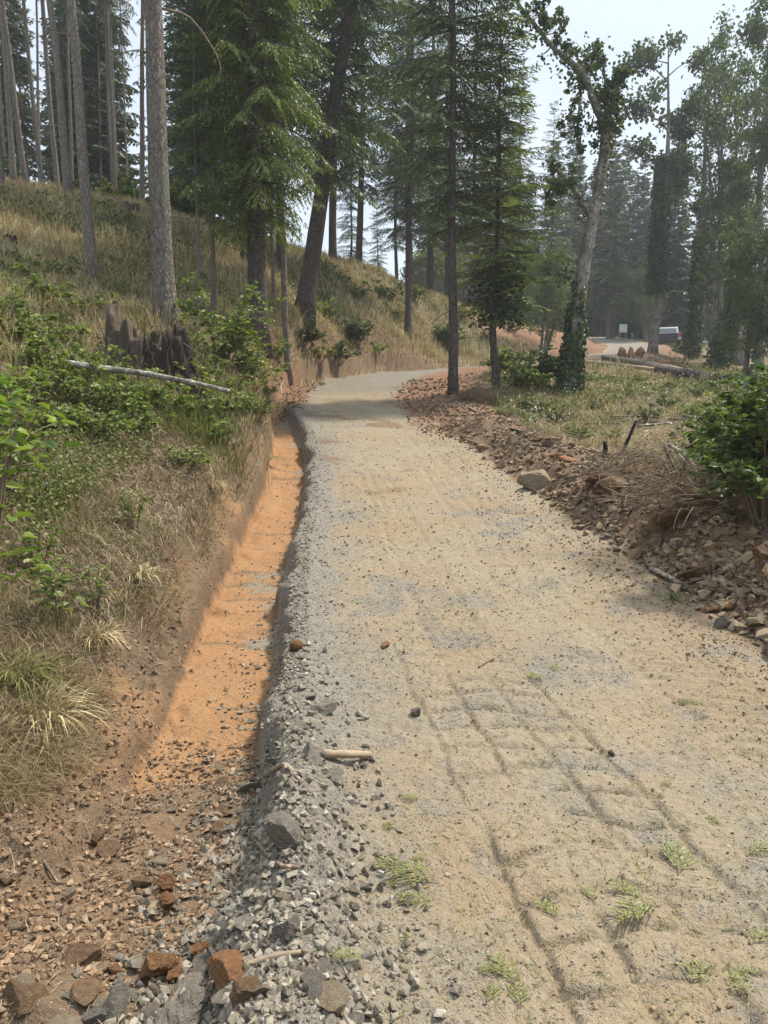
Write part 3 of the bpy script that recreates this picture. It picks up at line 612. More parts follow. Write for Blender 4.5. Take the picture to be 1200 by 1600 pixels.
P = scatter(28000, 1.6, 18, lambda x, y, q: (~q['left']) & (q['dR'] > -.15 + .35 * rr(x) ** .6) & (q['dR'] < 1.9) & (rr(x) < .25 + sst(.38, .55, fbm(x * 1.6, y * 1.6, 95, 3))), t1=1.5)
chips('rubble', P, sizes(len(P), .007, .075, 3.6), 'rubble', 'small broken brown rock filling the ridge along the right road edge', .85)
P = scatter(5000, 2.5, 17, lambda x, y, q: (~q['left']) & (q['dR'] > .05) & (q['dR'] < 1.8))
chips('clods', P, sizes(len(P), .006, .05, 3), 'clods', 'brown and orange soil clods mixed into the ridge of broken rock', .85)
P = scatter(2600, 14, 24, lambda x, y, q: np.where(q['left'], (q['dL'] > -.5 + .4 * rr(x)) & (q['dL'] < 1.0) & (y > 17), (q['dR'] > -.6 + .4 * rr(x)) & (q['dR'] < 1.5)))
chips('clods', P, sizes(len(P), .015, .07, 2.5), 'clods', 'red brown soil clods pushed to both sides below the bend', .8)
# ---------------------------------------------------------------- trees
def trunk_path(g, H, wob, n=14):
    z = np.linspace(-.3, H, n); ph = g.uniform(0, 6.28, 4)
    x = wob * (np.sin(z * .35 + ph[0]) + .5 * np.sin(z * .9 + ph[1])); y = wob * (np.sin(z * .31 + ph[2]) + .5 * np.sin(z * .8 + ph[3]))
    k = np.clip(z / 3, 0, 1); return np.stack([(x - x[0]) * k, (y - y[0]) * k, z], -1)
def trunk_mesh(name, g, H, r0, wob, mat, sides=14, flare=.35, dead=0, n=26):
    mb = MB(); P = trunk_path(g, H, wob, n); zz = np.clip(P[:, 2], 0, H)
    r = r0 * (1 - .93 * (zz / H) ** .9) * (1 + flare * np.exp(-zz / .35))
    tube(mb, P, r, sides, 0, .035, seed=int(g.integers(1e6)))
    for k in range(dead):                       # broken dead limbs and stubs
        z = g.uniform(1.5, min(H * .6, 9)); a = g.uniform(0, 6.28); b = np.array([np.interp(z, P[:, 2], P[:, 0]), np.interp(z, P[:, 2], P[:, 1]), z]); l = g.uniform(.15, 1.3) * (1 if g.random() < .5 else .35)
        d = np.array([math.cos(a), math.sin(a), g.uniform(-.35, .2)])
        pts = [b, b + d * l * .5 + np.array([0, 0, -.02 * l]), b + d * l + np.array([0, 0, -.18 * l * l])]
        tube(mb, curve(pts, 6), np.linspace(.016, .005, 6), 5, 0)
    return mb.mesh(name, M[mat], True), P
def fir(seed, H, r0, zb, Rm, dz=.32, per=4, ds=.15, nl=.15, nw=.045, hang=.35, leaf='fir_leaf', barkm='dark_bark', wob=.05, dead=6, zmax=None, twig=.42, up=.10, droop=.38, power=.75, gap=.0):
    """trunk mesh and crown mesh of a conifer"""
    g = np.random.default_rng(seed); tm, TP = trunk_mesh('trunk', g, H, r0, wob, barkm, dead=dead)
    mb = MB(); z = zb; az = g.uniform(0, 6.28)
    while z < H - .15:
        f = (z - zb) / (H - zb); base = Rm * (1 - f) ** power * (.55 + .45 * min(1, f / .12)) + .12
        for k in range(per):
            az += 2.4 + g.normal() * .35
            if g.random() < gap: continue
            Ln = base * (g.uniform(.40, 1.18) if g.random() < .5 else g.uniform(.75, 1.1)); zz = z + g.uniform(-.8, .8) * dz
            p0 = np.array([np.interp(zz, TP[:, 2], TP[:, 0]), np.interp(zz, TP[:, 2], TP[:, 1]), zz])
            upk = up + .55 * f; dk = droop * (1 - .7 * f) * g.uniform(.6, 1.3)
            nb = max(3, int(Ln / ds)); u = np.linspace(0, 1, nb + 1)
            bend = g.normal() * .12; a2 = az + bend * u
            P = p0 + np.stack([Ln * u * np.cos(a2), Ln * u * np.sin(a2), Ln * (upk * u - dk * u ** 1.8)], -1)
            tube(mb, P[::max(1, nb // 4)] if nb >= 8 else P, np.linspace(.012 + .010 * Ln, .004, len(P[::max(1, nb // 4)] if nb >= 8 else P)), 4, 1, cap=False)
            D = unit(np.gradient(P, axis=0)); h = unit(np.cross(D, np.array([0, 0, 1.])))
            s0 = max(1, int(.16 * nb)); br = g.uniform(.15, .75)
            for sgn in (-1, 1):
                ii = np.arange(s0, nb + 1); lt = np.minimum(twig * Ln * (1.08 - u[ii]) + .10, .85) * g.uniform(.6, 1.15, len(ii))
                m = max(2, int(math.ceil(lt.max() / (nl * .55))))
                w = (np.arange(m) + .15) / m; W_, I_ = np.meshgrid(w, np.arange(len(ii)), indexing='xy')
                W_, I_ = W_.ravel(), I_.ravel(); keep = (W_ * lt.max() <= lt[I_] + .02); W_, I_ = W_[keep], I_[keep]
                tl = np.minimum(W_ * lt.max(), lt[I_])
                td = unit(D[ii] * .75 + sgn * h[ii] * .9 + np.array([0, 0, -1.]) * hang * g.uniform(.5, 1.5, (len(ii), 1)))[I_]
                pos = P[ii][I_] + td * tl[:, None] + np.array([0, 0, -1.]) * (hang * .8 * tl ** 2)[:, None]
                n = len(pos)
                for q in (-1, 1):
                    nd = unit(td + q * unit(np.cross(td, np.array([0, 0, 1.]))) * g.uniform(.25, .8, (n, 1)) + g.normal(size=(n, 3)) * .16 + np.array([0, 0, -.25 * hang]))
                    sd = unit(np.cross(nd, rdir(g, n) * .55 + np.array([0, 0, 1.])))
                    needles(mb, pos, nd, sd, nl * g.uniform(.7, 1.25, n), nw * g.uniform(.7, 1.3, n), np.clip(br + g.normal(size=n) * .2 + .12 * (tl / .85), 0, 1))
        z += dz * g.uniform(.75, 1.25)
        if zmax and z > zmax: break
    return tm, mb.mesh('crown', [M[leaf], M[barkm]])
def tree(px, Y, meshes, label, lean=(0, 0), rz=0., group=None, scale=1.0, name='fir_tree', at_=None):
    p = stand(px, Y) if at_ is None else np.array([at_[0], at_[1], gz(at_[0], at_[1])])
    o = thing(name, label, 'tree', tuple(p), (R(lean[1]), R(lean[0]), rz), group, scale)
    for nm, me in zip(('trunk', 'crown'), meshes):
        if me is not None: part(nm, me, o)
    return o
def broad(seed, H, r0, zb, Rm, nbr=22, nleaf=9000, ls=.12, leaf='alder_leaf', barkm='alder_bark', up=.9, wob=.12, clump=.38, multi=1, spread=.0, sub=4):
    g = np.random.default_rng(seed); tmb = MB(); ends = []; mbs = MB(); paths = []
    for s in range(multi):
        P = trunk_path(g, H * (1 if s == 0 else g.uniform(.75, .98)), wob, 22); a = g.uniform(0, 6.28)
        if s: P[:, :2] += np.outer(np.clip(P[:, 2], 0, None) ** .8, [math.cos(a), math.sin(a)]) * spread + .25 * np.array([math.cos(a), math.sin(a)])
        h = P[-1, 2]; tube(tmb, P, r0 * (1 - .9 * np.clip(P[:, 2], 0, h) / h) * (1 + .3 * np.exp(-np.clip(P[:, 2], 0, h) / .4)), 10, 0, .05, seed=seed + s); paths.append(P)
    for k in range(nbr * multi):
        P = paths[k % multi]; H_ = P[-1, 2]; z = zb + (H_ - zb) * ((k // multi + g.random()) / nbr); f = (z - zb) / (H_ - zb)
        b = np.array([np.interp(z, P[:, 2], P[:, 0]), np.interp(z, P[:, 2], P[:, 1]), z]); a = g.uniform(0, 6.28)
        l = Rm * (math.sin(math.pi * (.18 + .75 * f)) * .75 + .25) * g.uniform(.6, 1.1)
        d = unit(np.array([math.cos(a), math.sin(a), up * g.uniform(.5, 1.3)])); e = b + d * l; m = b + d * l * .5 + rdir(g, 1)[0] * .1 * l
        tube(mbs, curve([b, m, e], 7), np.linspace(.012 + .016 * l, .006, 7), 5, 1, cap=False); ends += [(e, l), (m * .4 + e * .6, l)]
        for j in range(sub):
            q = b + d * l * g.uniform(.35, .95); e2 = q + unit(d + rdir(g, 1)[0] * .9) * l * g.uniform(.25, .5); tube(mbs, np.array([q, (q + e2) / 2 + rdir(g, 1)[0] * .04, e2]), [.010, .007, .004], 4, 1, cap=False); ends.append((e2, l * .7))
    ends.append((paths[0][-1], Rm))
    E = np.array([e for e, _ in ends]); n = nleaf; wgt = g.gamma(1.2, 1, len(E)); i = g.choice(len(E), n, p=wgt / wgt.sum())
    off = rdir(g, n) * (g.random(n) ** .5)[:, None] * clump * g.uniform(.6, 1.35, len(E))[i][:, None] * np.array([1, 1, .75])
    br = g.uniform(.1, .8, len(E))[i]; D = unit(rdir(g, n) + np.array([0, 0, -.35]))
    leaves(mbs, E[i] + off, D, unit(rdir(g, n, -.2, 1) + np.array([0, 0, .6])), ls * g.uniform(.6, 1.2, n), ls * .75 * g.uniform(.7, 1.2, n), np.clip(br + g.normal(size=n) * .18, 0, 1))
    return tmb.mesh('trunk', M[barkm], True), mbs.mesh('crown', [M[leaf], M[barkm]])

# --- the named conifers round the track
hero_tr, hp_ = trunk_mesh('trunk', np.random.default_rng(11), 24, .185, .035, 'fir_bark', 20, .35, 14, 60)
hero_cr = fir(12, 24, .19, 8.2, 2.6, .42, 4, .18, .17, .05, leaf='fir_leaf')[1]
o = tree(258, 13.0, (hero_tr, hero_cr), 'thick bare fir trunk with scaly grey brown bark rising behind the burnt stump', (-.6, 0), 1.0)
for pts, r in (([(.17, -.05, 5.0), (.55, -.3, 4.95), (.95, -.5, 4.45), (1.02, -.5, 4.1)], .022), ([(.16, 0, 6.9), (.6, -.2, 6.7), (.95, -.3, 6.1)], .018), ([(-.16, 0, 5.3), (-.35, -.1, 5.32), (-.5, -.1, 5.3)], .014), ([(-.15, 0, 7.4), (-.9, -.2, 7.5), (-1.6, -.3, 7.3)], .014)):
    mb = MB(); tube(mb, curve(pts, 10), np.linspace(r, .005, 10), 6); part('branch', mb.mesh('branch', M['dead_wood'], True), o)
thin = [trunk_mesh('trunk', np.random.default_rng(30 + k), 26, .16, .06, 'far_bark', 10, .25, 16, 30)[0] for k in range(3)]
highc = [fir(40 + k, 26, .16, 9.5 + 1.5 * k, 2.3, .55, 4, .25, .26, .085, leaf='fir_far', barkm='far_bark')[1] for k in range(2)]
o = tree(145, 19.0, (thin[0], highc[0]), 'medium bare fir trunk left of the thick scaly trunk in the dry grass', (-.8, 0), .4, scale=.92)
o = tree(311, 18.5, (thin[1], None), 'thin dark leafless sapling trunk just right of the thick scaly trunk', (.3, 0), 0, scale=(.35, .35, .28))
part('crown', fir(52, 26, .16, 12, 3.2, .8, 3, .4, .4, .12, leaf='fir_leaf', gap=.2)[1], o)
o = tree(335, 19.5, (thin[2], highc[1]), 'thin pale trunk second to the right of the thick scaly trunk', (.2, 0), 0, scale=(.45, .45, .42))
big = fir(60, 24, .25, 3.2, 2.2, .30, 5, .12, .13, .036, .75, 'fir_bright', 'dark_bark', .04, 4, zmax=17, twig=.45, up=.05, droop=.55)
o = tree(406, 19.3, big, 'dense fir with bright green drooping boughs hanging low over the bank', (.4, 0), 2.2)
o = tree(428, 22.5, (thin[0], highc[0]), 'thin pale trunk close behind the fir with drooping boughs', (.6, 0), 2, scale=(.4, .4, .6))
o = tree(451, 21.3, (thin[1], highc[1]), 'slim grey trunk between the drooping fir and the leaning trunk', (1.6, 0), 4, scale=(.62, .62, .7))
dense = fir(61, 26, .3, 4.6, 3.2, .46, 4, .17, .19, .055, .45, 'fir_leaf', 'dark_bark', .05, 6, zmax=22)
o = tree(474, 25.2, (trunk_mesh('trunk', np.random.default_rng(62), 24, .30, .05, 'dark_bark', 16, .5, 5)[0], dense[1]), 'stout dark trunk leaning right on the grassy bank behind the drooping fir', (9, 0), 0.)
dense2 = fir(63, 25, .17, 5.0, 2.5, .46, 4, .15, .18, .045, .45, 'fir_leaf', 'dark_bark', .06, 16, gap=.08)
o = tree(637, 34, dense2, 'tall fir with a straight trunk standing on the bank across the bend', (.7, 0), 1.3)
dense3 = fir(64, 22, .125, 4.4, 1.9, .42, 4, .14, .17, .044, .45, 'fir_leaf', 'dark_bark', .05, 14, gap=.05)
o = tree(708, 19.3, dense3, 'slender fir at the inner edge of the bend with a bare lower trunk', (.8, 0), 4.0)
dense4 = fir(65, 14.5, .11, 2.8, 1.55, .31, 4, .13, .15, .042, .45, 'fir_bright', 'dark_bark', .05, 8, power=.6)
o = tree(776, 19.6, (None, None), 'short bushy fir with a crooked dark trunk between the slender fir and the old maple', (-.6, 0), .6, scale=(1.0, 1.0, .70))
g = np.random.default_rng(66); mb = MB(); P = curve([(0, 0, -.3), (-.05, 0, .8), (-.16, 0, 2.2), (-.05, 0, 4), (0, 0, 9), (0, 0, 14.3)], 30); tube(mb, P, np.linspace(.135, .01, 30), 10, 0, .05)
part('trunk', mb.mesh('trunk', M['dark_bark'], True), o); part('crown', dense4[1], o)
mb = MB(); n = 900; a = g.uniform(0, 6.28, n); z = g.uniform(2.3, 4.4, n); r = g.uniform(.1, .75, n); leaves(mb, np.stack([r * np.cos(a) - .05, r * np.sin(a), z], -1), unit(rdir(g, n) + np.array([0, 0, -.5])), rdir(g, n, 0, 1), .13, .10, g.random(n)); part('foliage', mb.mesh('foliage', M['maple_leaf']), o)
# tall firs filling the middle
fill = [fir(70 + k, 24, .2, 2.6 + 1.2 * k, 3.0, .58, 4, .2, .24, .065, .45, 'fir_leaf', 'dark_bark', .06, 6, power=.7, gap=.1) for k in range(3)]
for k, (px, Y, s, f, lb) in enumerate([(330, 30, .95, 0, 'dark fir on the crest just right of the thick scaly trunk'), (385, 27, .9, 1, 'dark fir right behind the drooping fir'), (440, 31, 1.0, 2, 'tall dark fir behind the leaning trunk'), (520, 37, 1.0, 1, 'tall dark fir on the hill left of the sky gap'),
        (672, 47, 1.05, 0, 'tall dark fir behind the two trunks at the bend'), (745, 49, .98, 2, 'tall dark fir behind the slender fir at the bend'), (805, 50, .66, 0, 'lower dark fir behind the short bushy fir'), (700, 44, .9, 1, 'tall dark fir between the trunks at the bend'), (620, 56, .75, 2, 'fir right of the sky gap behind the straight trunk'), (770, 58, .9, 0, 'tall fir far behind the short bushy fir'), (858, 52, .62, 1, 'dark fir left of the old maple far behind the red bank'), (560, 44, 1.05, 2, 'tall dark fir on the crest above the sky gap'), (640, 42, 1.0, 1, 'tall dark fir right behind the straight trunk across the bend'), (548, 52, .48, 0, 'small spire shaped fir at the left side of the sky gap'), (590, 62, .36, 2, 'tiny thin spire fir standing alone in the sky gap')]):
    tree(px, Y, fill[f], lb, (rng.uniform(-1, 1), 0), rng.uniform(0, 6.28), scale=s)
# --- old broken maple with ivy
oY = 20.0; ob = stand(891, oY)
def mp(px, py, dY=0.): return at(px, py, oY + dY) - ob
om = thing('old_maple', 'old pale barked maple with a broken top, long arm reaching left, ivy round its foot', 'tree', tuple(ob))
limbs = [([(892, 640), (890, 600), (896, 540), (904, 470), (915, 400), (926, 345), (938, 280), (945, 232)], (.30, .26, .21, .185, .175, .15, .135, .125), .0),
         ([(945, 240), (943, 200), (930, 165), (914, 122), (900, 103)], (.12, .10, .09, .085, .075), -.2), ([(903, 107), (885, 92), (862, 72), (838, 42), (812, 8), (795, -30)], (.085, .07, .062, .055, .045, .03), -.5),
         ([(945, 240), (950, 210), (948, 170), (945, 120), (930, 75)], (.10, .08, .06, .04, .02), .4), ([(926, 345), (915, 325), (900, 300), (882, 278), (870, 262)], (.10, .085, .07, .055, .03), .3),
         ([(905, 112), (907, 150), (904, 190), (902, 230)], (.045, .04, .03, .02), -.3), ([(897, 432), (885, 430), (872, 426)], (.07, .055, .03), -.5), ([(912, 122), (915, 95), (922, 75)], (.05, .03, .02), .2), ([(950, 160), (968, 130), (975, 105)], (.04, .03, .015), .3)]
mb = MB(); allp = []
for k, (pp, rr_, dy) in enumerate(limbs):
    P = np.array([mp(x, y, dy * i / max(1, len(pp) - 1)) for i, (x, y) in enumerate(pp)]); n = 6 * len(pp); C_ = curve(P, n); rad = np.interp(np.linspace(0, 1, n), np.linspace(0, 1, len(rr_)), rr_)
    C_ += np.random.default_rng(k).normal(size=C_.shape) * .012; tube(mb, C_, rad, 12, 0, .06, seed=k); allp.append(C_)
part('trunk', mb.mesh('trunk', M['maple_bark'], True), om)
def clusters(mb, g, cen, rad, n, ls, mat=0, asp=.85):
    for (c, r) in zip(cen, rad):
        m = int(n * (r / .5) ** 2); sub = rdir(g, max(3, m // 60)) * r * g.uniform(.3, 1, (max(3, m // 60), 1)); i = g.integers(0, len(sub), m)
        p = c + sub[i] + rdir(g, m) * r * .33; br = g.uniform(.1, .8, len(sub))[i]
        leaves(mb, p, unit(rdir(g, m) + np.array([0, 0, -.4])), unit(rdir(g, m, 0, 1)), ls * g.uniform(.6, 1.2, m), ls * asp * g.uniform(.6, 1.2, m), np.clip(br + g.normal(size=m) * .15, 0, 1), mat)
g = np.random.default_rng(77); mb = MB()
cl = [(928, 88, .35), (920, 98, .25), (935, 105, .2), (965, 120, .28), (978, 108, .15), (945, 135, .35), (955, 160, .42), (945, 185, .38), (960, 190, .3), (950, 215, .25), (935, 150, .25), (938, 225, .18), (962, 148, .3), (905, 130, .15), (895, 160, .16), (888, 140, .12), (885, 190, .22), (900, 180, .2), (880, 205, .15), (912, 205, .2), (908, 235, .18),
      (870, 55, .22), (885, 72, .2), (890, 88, .18), (878, 35, .22), (865, 30, .25), (850, 18, .25), (840, 8, .28), (855, 45, .15), (845, 88, .08), (825, 25, .2), (815, 45, .2), (900, 75, .15), (870, 285, .35), (855, 300, .3), (885, 275, .25), (868, 250, .25), (990, 112, .1), (972, 128, .15)]
clusters(mb, g, [mp(x, y, g.uniform(-.5, .5)) for x, y, _ in cl], [r for *_, r in cl], 420, .105)
LP_ = np.concatenate([a_[len(a_) * 7 // 10:] if q_ == 0 else a_ for q_, a_ in enumerate(allp)])
for x, y, r in cl:
    c = mp(x, y, 0); s_ = LP_[np.argmin(np.linalg.norm((LP_ - c)[:, [0, 2]], axis=1))]
    for k in range(3):
        e_ = c + rdir(g, 1)[0] * r * .9; tube(mb, curve([s_, (s_ + e_) / 2 + rdir(g, 1)[0] * .06, e_], 6), np.linspace(.014, .004, 6), 4, 1, cap=False)
n = 1500; i = g.integers(0, len(LP_), n); leaves(mb, LP_[i] + rdir(g, n) * g.uniform(.05, .55, (n, 1)), unit(rdir(g, n) + np.array([0, 0, -.4])), unit(rdir(g, n, 0, 1)), .10 * g.uniform(.6, 1.2, n), .085, g.random(n))
part('crown', mb.mesh('crown', [M['maple_leaf'], M['maple_bark']]), om)
mb = MB(); n = 5200; C_ = allp[0]; t = g.random(n) ** 1.15 * .50 * (len(C_) - 1); i = t.astype(int); c = C_[i]; a = g.uniform(0, 6.28, n); r = np.interp(t, [0, 6, 16, 24], [.38, .29, .23, .17]) * g.uniform(.8, 1.25, n); keep = (g.random(n) < np.interp(t, [0, 14, 24], [1, .9, .12])) & (vn(t * .9, a * 1.6, 5) > np.interp(t, [0, 8, 24], [.18, .36, .55]))
o_ = np.stack([np.cos(a), np.sin(a), np.zeros(n)], -1); p = c + o_ * r[:, None] + np.array([0, 0, 1]) * g.uniform(-.2, .2, (n, 1))
leaves(mb, p[keep], unit(o_ * .5 + rdir(g, n) * .5 + np.array([0, 0, -.9]))[keep], unit(o_ + rdir(g, n) * .4)[keep], .11, .10, g.random(int(keep.sum()))); part('ivy', mb.mesh('ivy', M['ivy_leaf']), om)
# --- hazy broadleaf trees on the right
ald = [broad(80, 17, .26, 4, 2.4, 26, 6500, .20, 'alder_leaf', up=1.1, clump=.6), broad(81, 18, .17, 3, 1.8, 24, 6000, .19, 'alder_leaf', up=1.7, clump=.55, multi=4, spread=.11), broad(82, 13, .22, 7.5, 2.2, 12, 3200, .21, 'maple_leaf', up=.6, clump=.55), broad(83, 9, .12, 1.2, 2.3, 20, 8000, .14, 'alder_leaf', up=.8, clump=.5, multi=3, spread=.2)]
def ivyclad(o, H, r, n, seed, z0=0.):
    n = int(n * 1.5)
    g = np.random.default_rng(seed); mb = MB(); z = z0 + (H - z0) * g.random(n) ** .9; a = g.uniform(0, 6.28, n); q = r * (1 - .4 * z / H) * g.uniform(.5, 1.2, n) * (.75 + .5 * vn(z * 1.3, a, seed)); d = np.stack([np.cos(a), np.sin(a), np.zeros(n)], -1)
    leaves(mb, d * q[:, None] + np.array([0, 0, 1]) * z[:, None], unit(d * .4 + rdir(g, n) * .8 + np.array([0, 0, -.6])), unit(d + rdir(g, n) * .9), .14, .12, np.clip(g.random(n) * .6 + .3 * vn(z * 2, a * 2, seed), 0, 1)); part('ivy', mb.mesh('ivy', M['ivy_leaf']), o)
o = tree(1020, 45, ald[2], 'tall ivy clad trunk with a small ragged leafy top standing left of the pickup', (.6, 0), 0., name='alder_tree', scale=1.3); ivyclad(o, 8.5, .45, 2600, 1, 2.6)
o = tree(1082, 46, ald[0], 'leafy alder with several dense hanging clumps standing right of the pickup', (1.5, 0), 1., name='alder_tree', scale=1.03); ivyclad(o, 7, .45, 1700, 2)
o = tree(1122, 38, ald[1], 'many stemmed upright alder clump at right with light grey green leaves', (2.5, 0), 2., name='alder_tree', scale=.92)
o = tree(1185, 36, ald[0], 'tall hazy alder at the right picture edge', (1, 0), 3., name='alder_tree', scale=.96)
o = tree(1118, 34, (None, None), 'dark ivy covered leaning dead trunk behind the right bush', (14, 0), 0, name='dead_trunk'); mb = MB(); tube(mb, curve([(0, 0, -.3), (.05, 0, 2), (.2, 0, 4.2)], 12), np.linspace(.2, .09, 12), 10, 0, .05); part('trunk', mb.mesh('trunk', M['dark_bark'], True), o); ivyclad(o, 4, .55, 1500, 3)
o = tree(1165, 27, ald[3], 'pale green willowy small tree at the right edge above the leafy bush', (0, 0), 1, name='willow_tree', scale=.62)
o = tree(1215, 26, ald[3], 'pale green willowy tree partly cut by the right picture edge', (0, 0), 3, name='willow_tree', scale=.75)
o = tree(1150, 44, ald[1], 'upright alder behind the hazy group at right', (1, 0), 5, name='alder_tree', scale=.95)
o = tree(1010, 63, ald[3], 'yellowish small tree behind the track left of the pickup', (0, 0), 0, name='young_tree', scale=.7)
o = tree(955, 70, ald[3], 'low spreading green tree beyond the far end of the track', (0, 0), 2, name='young_tree', scale=.75)
o = tree(845, 36, ald[3], 'young yellow green tree on the bank just left of the old maple', (0, 0), 2, name='young_tree', scale=.62)
# --- forest rows far behind
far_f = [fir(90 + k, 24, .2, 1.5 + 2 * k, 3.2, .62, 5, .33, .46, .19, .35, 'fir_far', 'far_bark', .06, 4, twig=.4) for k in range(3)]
far_b = [broad(96, 14, .2, 2, 3.2, 22, 5000, .30, 'maple_leaf', up=.8, clump=.8)]
low_b = [broad(97 + k, 7, .12, .3, 2.6, 20, 3600, .28, ('alder_leaf', 'yellow_leaf')[k], up=.5, clump=.8, multi=3, spread=.25) for k in range(2)]
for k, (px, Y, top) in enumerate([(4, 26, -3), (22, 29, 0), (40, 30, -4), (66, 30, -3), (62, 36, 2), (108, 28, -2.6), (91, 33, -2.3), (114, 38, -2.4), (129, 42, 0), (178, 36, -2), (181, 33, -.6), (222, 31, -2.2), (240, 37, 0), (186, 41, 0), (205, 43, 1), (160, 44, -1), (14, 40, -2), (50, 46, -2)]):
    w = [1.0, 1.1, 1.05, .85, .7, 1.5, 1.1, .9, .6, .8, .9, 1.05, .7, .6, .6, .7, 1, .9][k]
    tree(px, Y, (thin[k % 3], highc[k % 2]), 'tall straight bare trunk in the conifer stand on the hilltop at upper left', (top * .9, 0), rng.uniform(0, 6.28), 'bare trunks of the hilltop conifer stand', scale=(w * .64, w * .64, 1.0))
q = []
for k in range(17): q.append((rng.uniform(-60, 400), rng.uniform(44, 66), rng.uniform(.75, 1.05), 0, 'dense dark conifer behind the bare trunks on the hilltop', 'dark conifers behind the hilltop stand'))
for k in range(22): q.append((rng.uniform(655, 1010), rng.uniform(80, 104), rng.uniform(.62, .9), 0, 'dark hazy conifer beyond the far end of the track', 'hazy conifers beyond the track'))
for k in range(16): q.append((rng.uniform(885, 1015), rng.uniform(82, 98), rng.uniform(.65, .95), 0, 'dark hazy conifer beyond the far end of the track', 'hazy conifers beyond the track'))
for k in range(16): q.append((rng.uniform(930, 1330), rng.uniform(66, 90), rng.uniform(.55, .8), 0, 'pale hazy conifer behind the alders at right', 'hazy conifers behind the alders'))
for k in range(26): q.append((rng.uniform(860, 1330), rng.uniform(60, 84), rng.uniform(.35, .62), 1, 'hazy round crowned tree behind the pickup and alders', 'hazy round trees behind the pickup'))
for k in range(40):
    px, Y = rng.uniform(640, 1340), rng.uniform(72, 108)
    if abs(px - 935) < 45 and Y < 84: continue
    tree(px, Y, low_b[1 if rng.random() < .3 else 0], 'low bushy tree closing the view beyond the far track', (0, 0), rng.uniform(0, 6.28), 'low bushy trees beyond the track', rng.uniform(.7, 1.25), 'bushy_tree')
for px, Y, s, kind, lb, gr in q:
    if abs(px - 940) < 50 and kind == 1 and Y < 76: continue
    tree(px, Y, far_b[0] if kind else far_f[rng.integers(3)], lb, (rng.uniform(-1, 1), 0), rng.uniform(0, 6.28), gr, s, 'round_tree' if kind else 'conifer')

for k, (px, Y, s_) in enumerate([(975, 88, .75), (992, 86, .8), (1008, 90, .9), (1060, 84, .9), (1072, 80, .8), (1090, 86, .9), (1045, 92, 1.0), (950, 92, .7), (1110, 84, .9), (1130, 90, .9), (1155, 84, .9)]):
    tree(px, Y, low_b[k % 3 == 2], 'low bushy tree closing the view beyond the far track', (0, 0), k * 1.3, 'low bushy trees beyond the track', s_, 'bushy_tree')
# ---------------------------------------------------------------- grass and ground cover: beyond counting
def blades(mb, P, h, w, lean, az, rnd, droop=.35, g=rng):
    n = len(P); d = np.stack([np.cos(az), np.sin(az), np.zeros(n)], -1); s = np.stack([-np.sin(az), np.cos(az), np.zeros(n)], -1)
    s = unit(s + d * g.normal(size=(n, 1)) * .8); up = np.array([0, 0, 1.]); h = h[:, None]; w = w[:, None]; lean = lean[:, None]
    m = P + up * h * .55 + d * h * lean * .35; t = P + up * h * (1 - droop * lean) + d * h * lean
    V = np.stack([P - s * w * .5, P + s * w * .5, m + s * w * .4, m - s * w * .4, t], 1); b = np.arange(n)[:, None] * 5
    mb.add(V, b + np.array([[0, 1, 2, 3]]), b + np.array([[3, 2, 4]]), np.repeat(rnd, 5))
def grass(name, n, y0, y1, test, h, mat, label, wk=.0011, clump=14, cr=.10, lean=(.15, .8), t0=-.72, t1=.72, sink=.02, hk=.0):
    c = scatter(max(1, n // clump), y0, y1, test, t0, t1); i = rng.integers(0, len(c), n); k = len(c)
    D = c[i, 1]; off = rng.normal(size=(n, 2)) * (cr * (1 + D / 30))[:, None]; x, y = c[i, 0] + off[:, 0], c[i, 1] + off[:, 1]
    z = ground(x, y) - sink; ch = rng.uniform(.55, 1.2, k)[i] * (h[0] + (h[1] - h[0]) * rng.random(n)) * (1 + hk * D)
    az = np.where(rng.random(n) < .5, np.arctan2(off[:, 1], off[:, 0]) + rng.normal(size=n) * .7, rng.uniform(0, 6.28, n))
    mb = MB(); blades(mb, np.stack([x, y, z], -1), ch, (wk * np.maximum(D, 2.5)) * rng.uniform(.6, 1.3, n), rng.uniform(*lean, n), az, np.clip(rng.uniform(.1, .85, k)[i] + rng.normal(size=n) * .15, 0, 1))
    o = bpy.data.objects.new(name, mb.mesh(name, M[mat])); col.objects.link(o); tag(o, label, 'grass', None, 'stuff')
def left_hill(x, y, q): return q['left'] & (q['veg'] > .5)
gp = lambda x, y, s=0: fbm(x * .35, y * .35, 130 + s, 3)
grass('dry_grass', 130000, 9, 45, lambda x, y, q: left_hill(x, y, q) & (gp(x, y) > .27 + .16 * (y < 14)) & (rr(x) < np.where(y > 12, 1, .4)), (.18, .5), 'straw', 'tall dry straw coloured grass on the hillside', .0010)
grass('green_grass', 46000, 9, 45, lambda x, y, q: left_hill(x, y, q) & (gp(x, y, 5) > np.where(y > 16, .56, .45)), (.14, .38), 'green_grass', 'green grass and weeds between the dry grass on the hillside', .0011)
grass('dry_grass', 34000, 2.0, 12, lambda x, y, q: q['left'] & (q['wL'] > .88) & (q['dL'] < 5) & (rr(x) < np.where(gp(x * 3, y * 3, 7) > .5, 1, .2)), (.05, .20), 'brown_grass', 'short dry grass on the bank above the ditch', .0009, 12, .06, (.3, 1.3))
grass('green_grass', 9000, 2.0, 11, lambda x, y, q: q['left'] & (q['wL'] > .8) & (q['dL'] < 5) & (gp(x * 2, y * 2, 8) > .52), (.08, .26), 'green_grass', 'green grass tufts on the bank above the ditch', .0010, 14, .06, (.3, 1.1))
right_low = lambda x, y, q: (~q['left']) & (q['veg'] > .45)
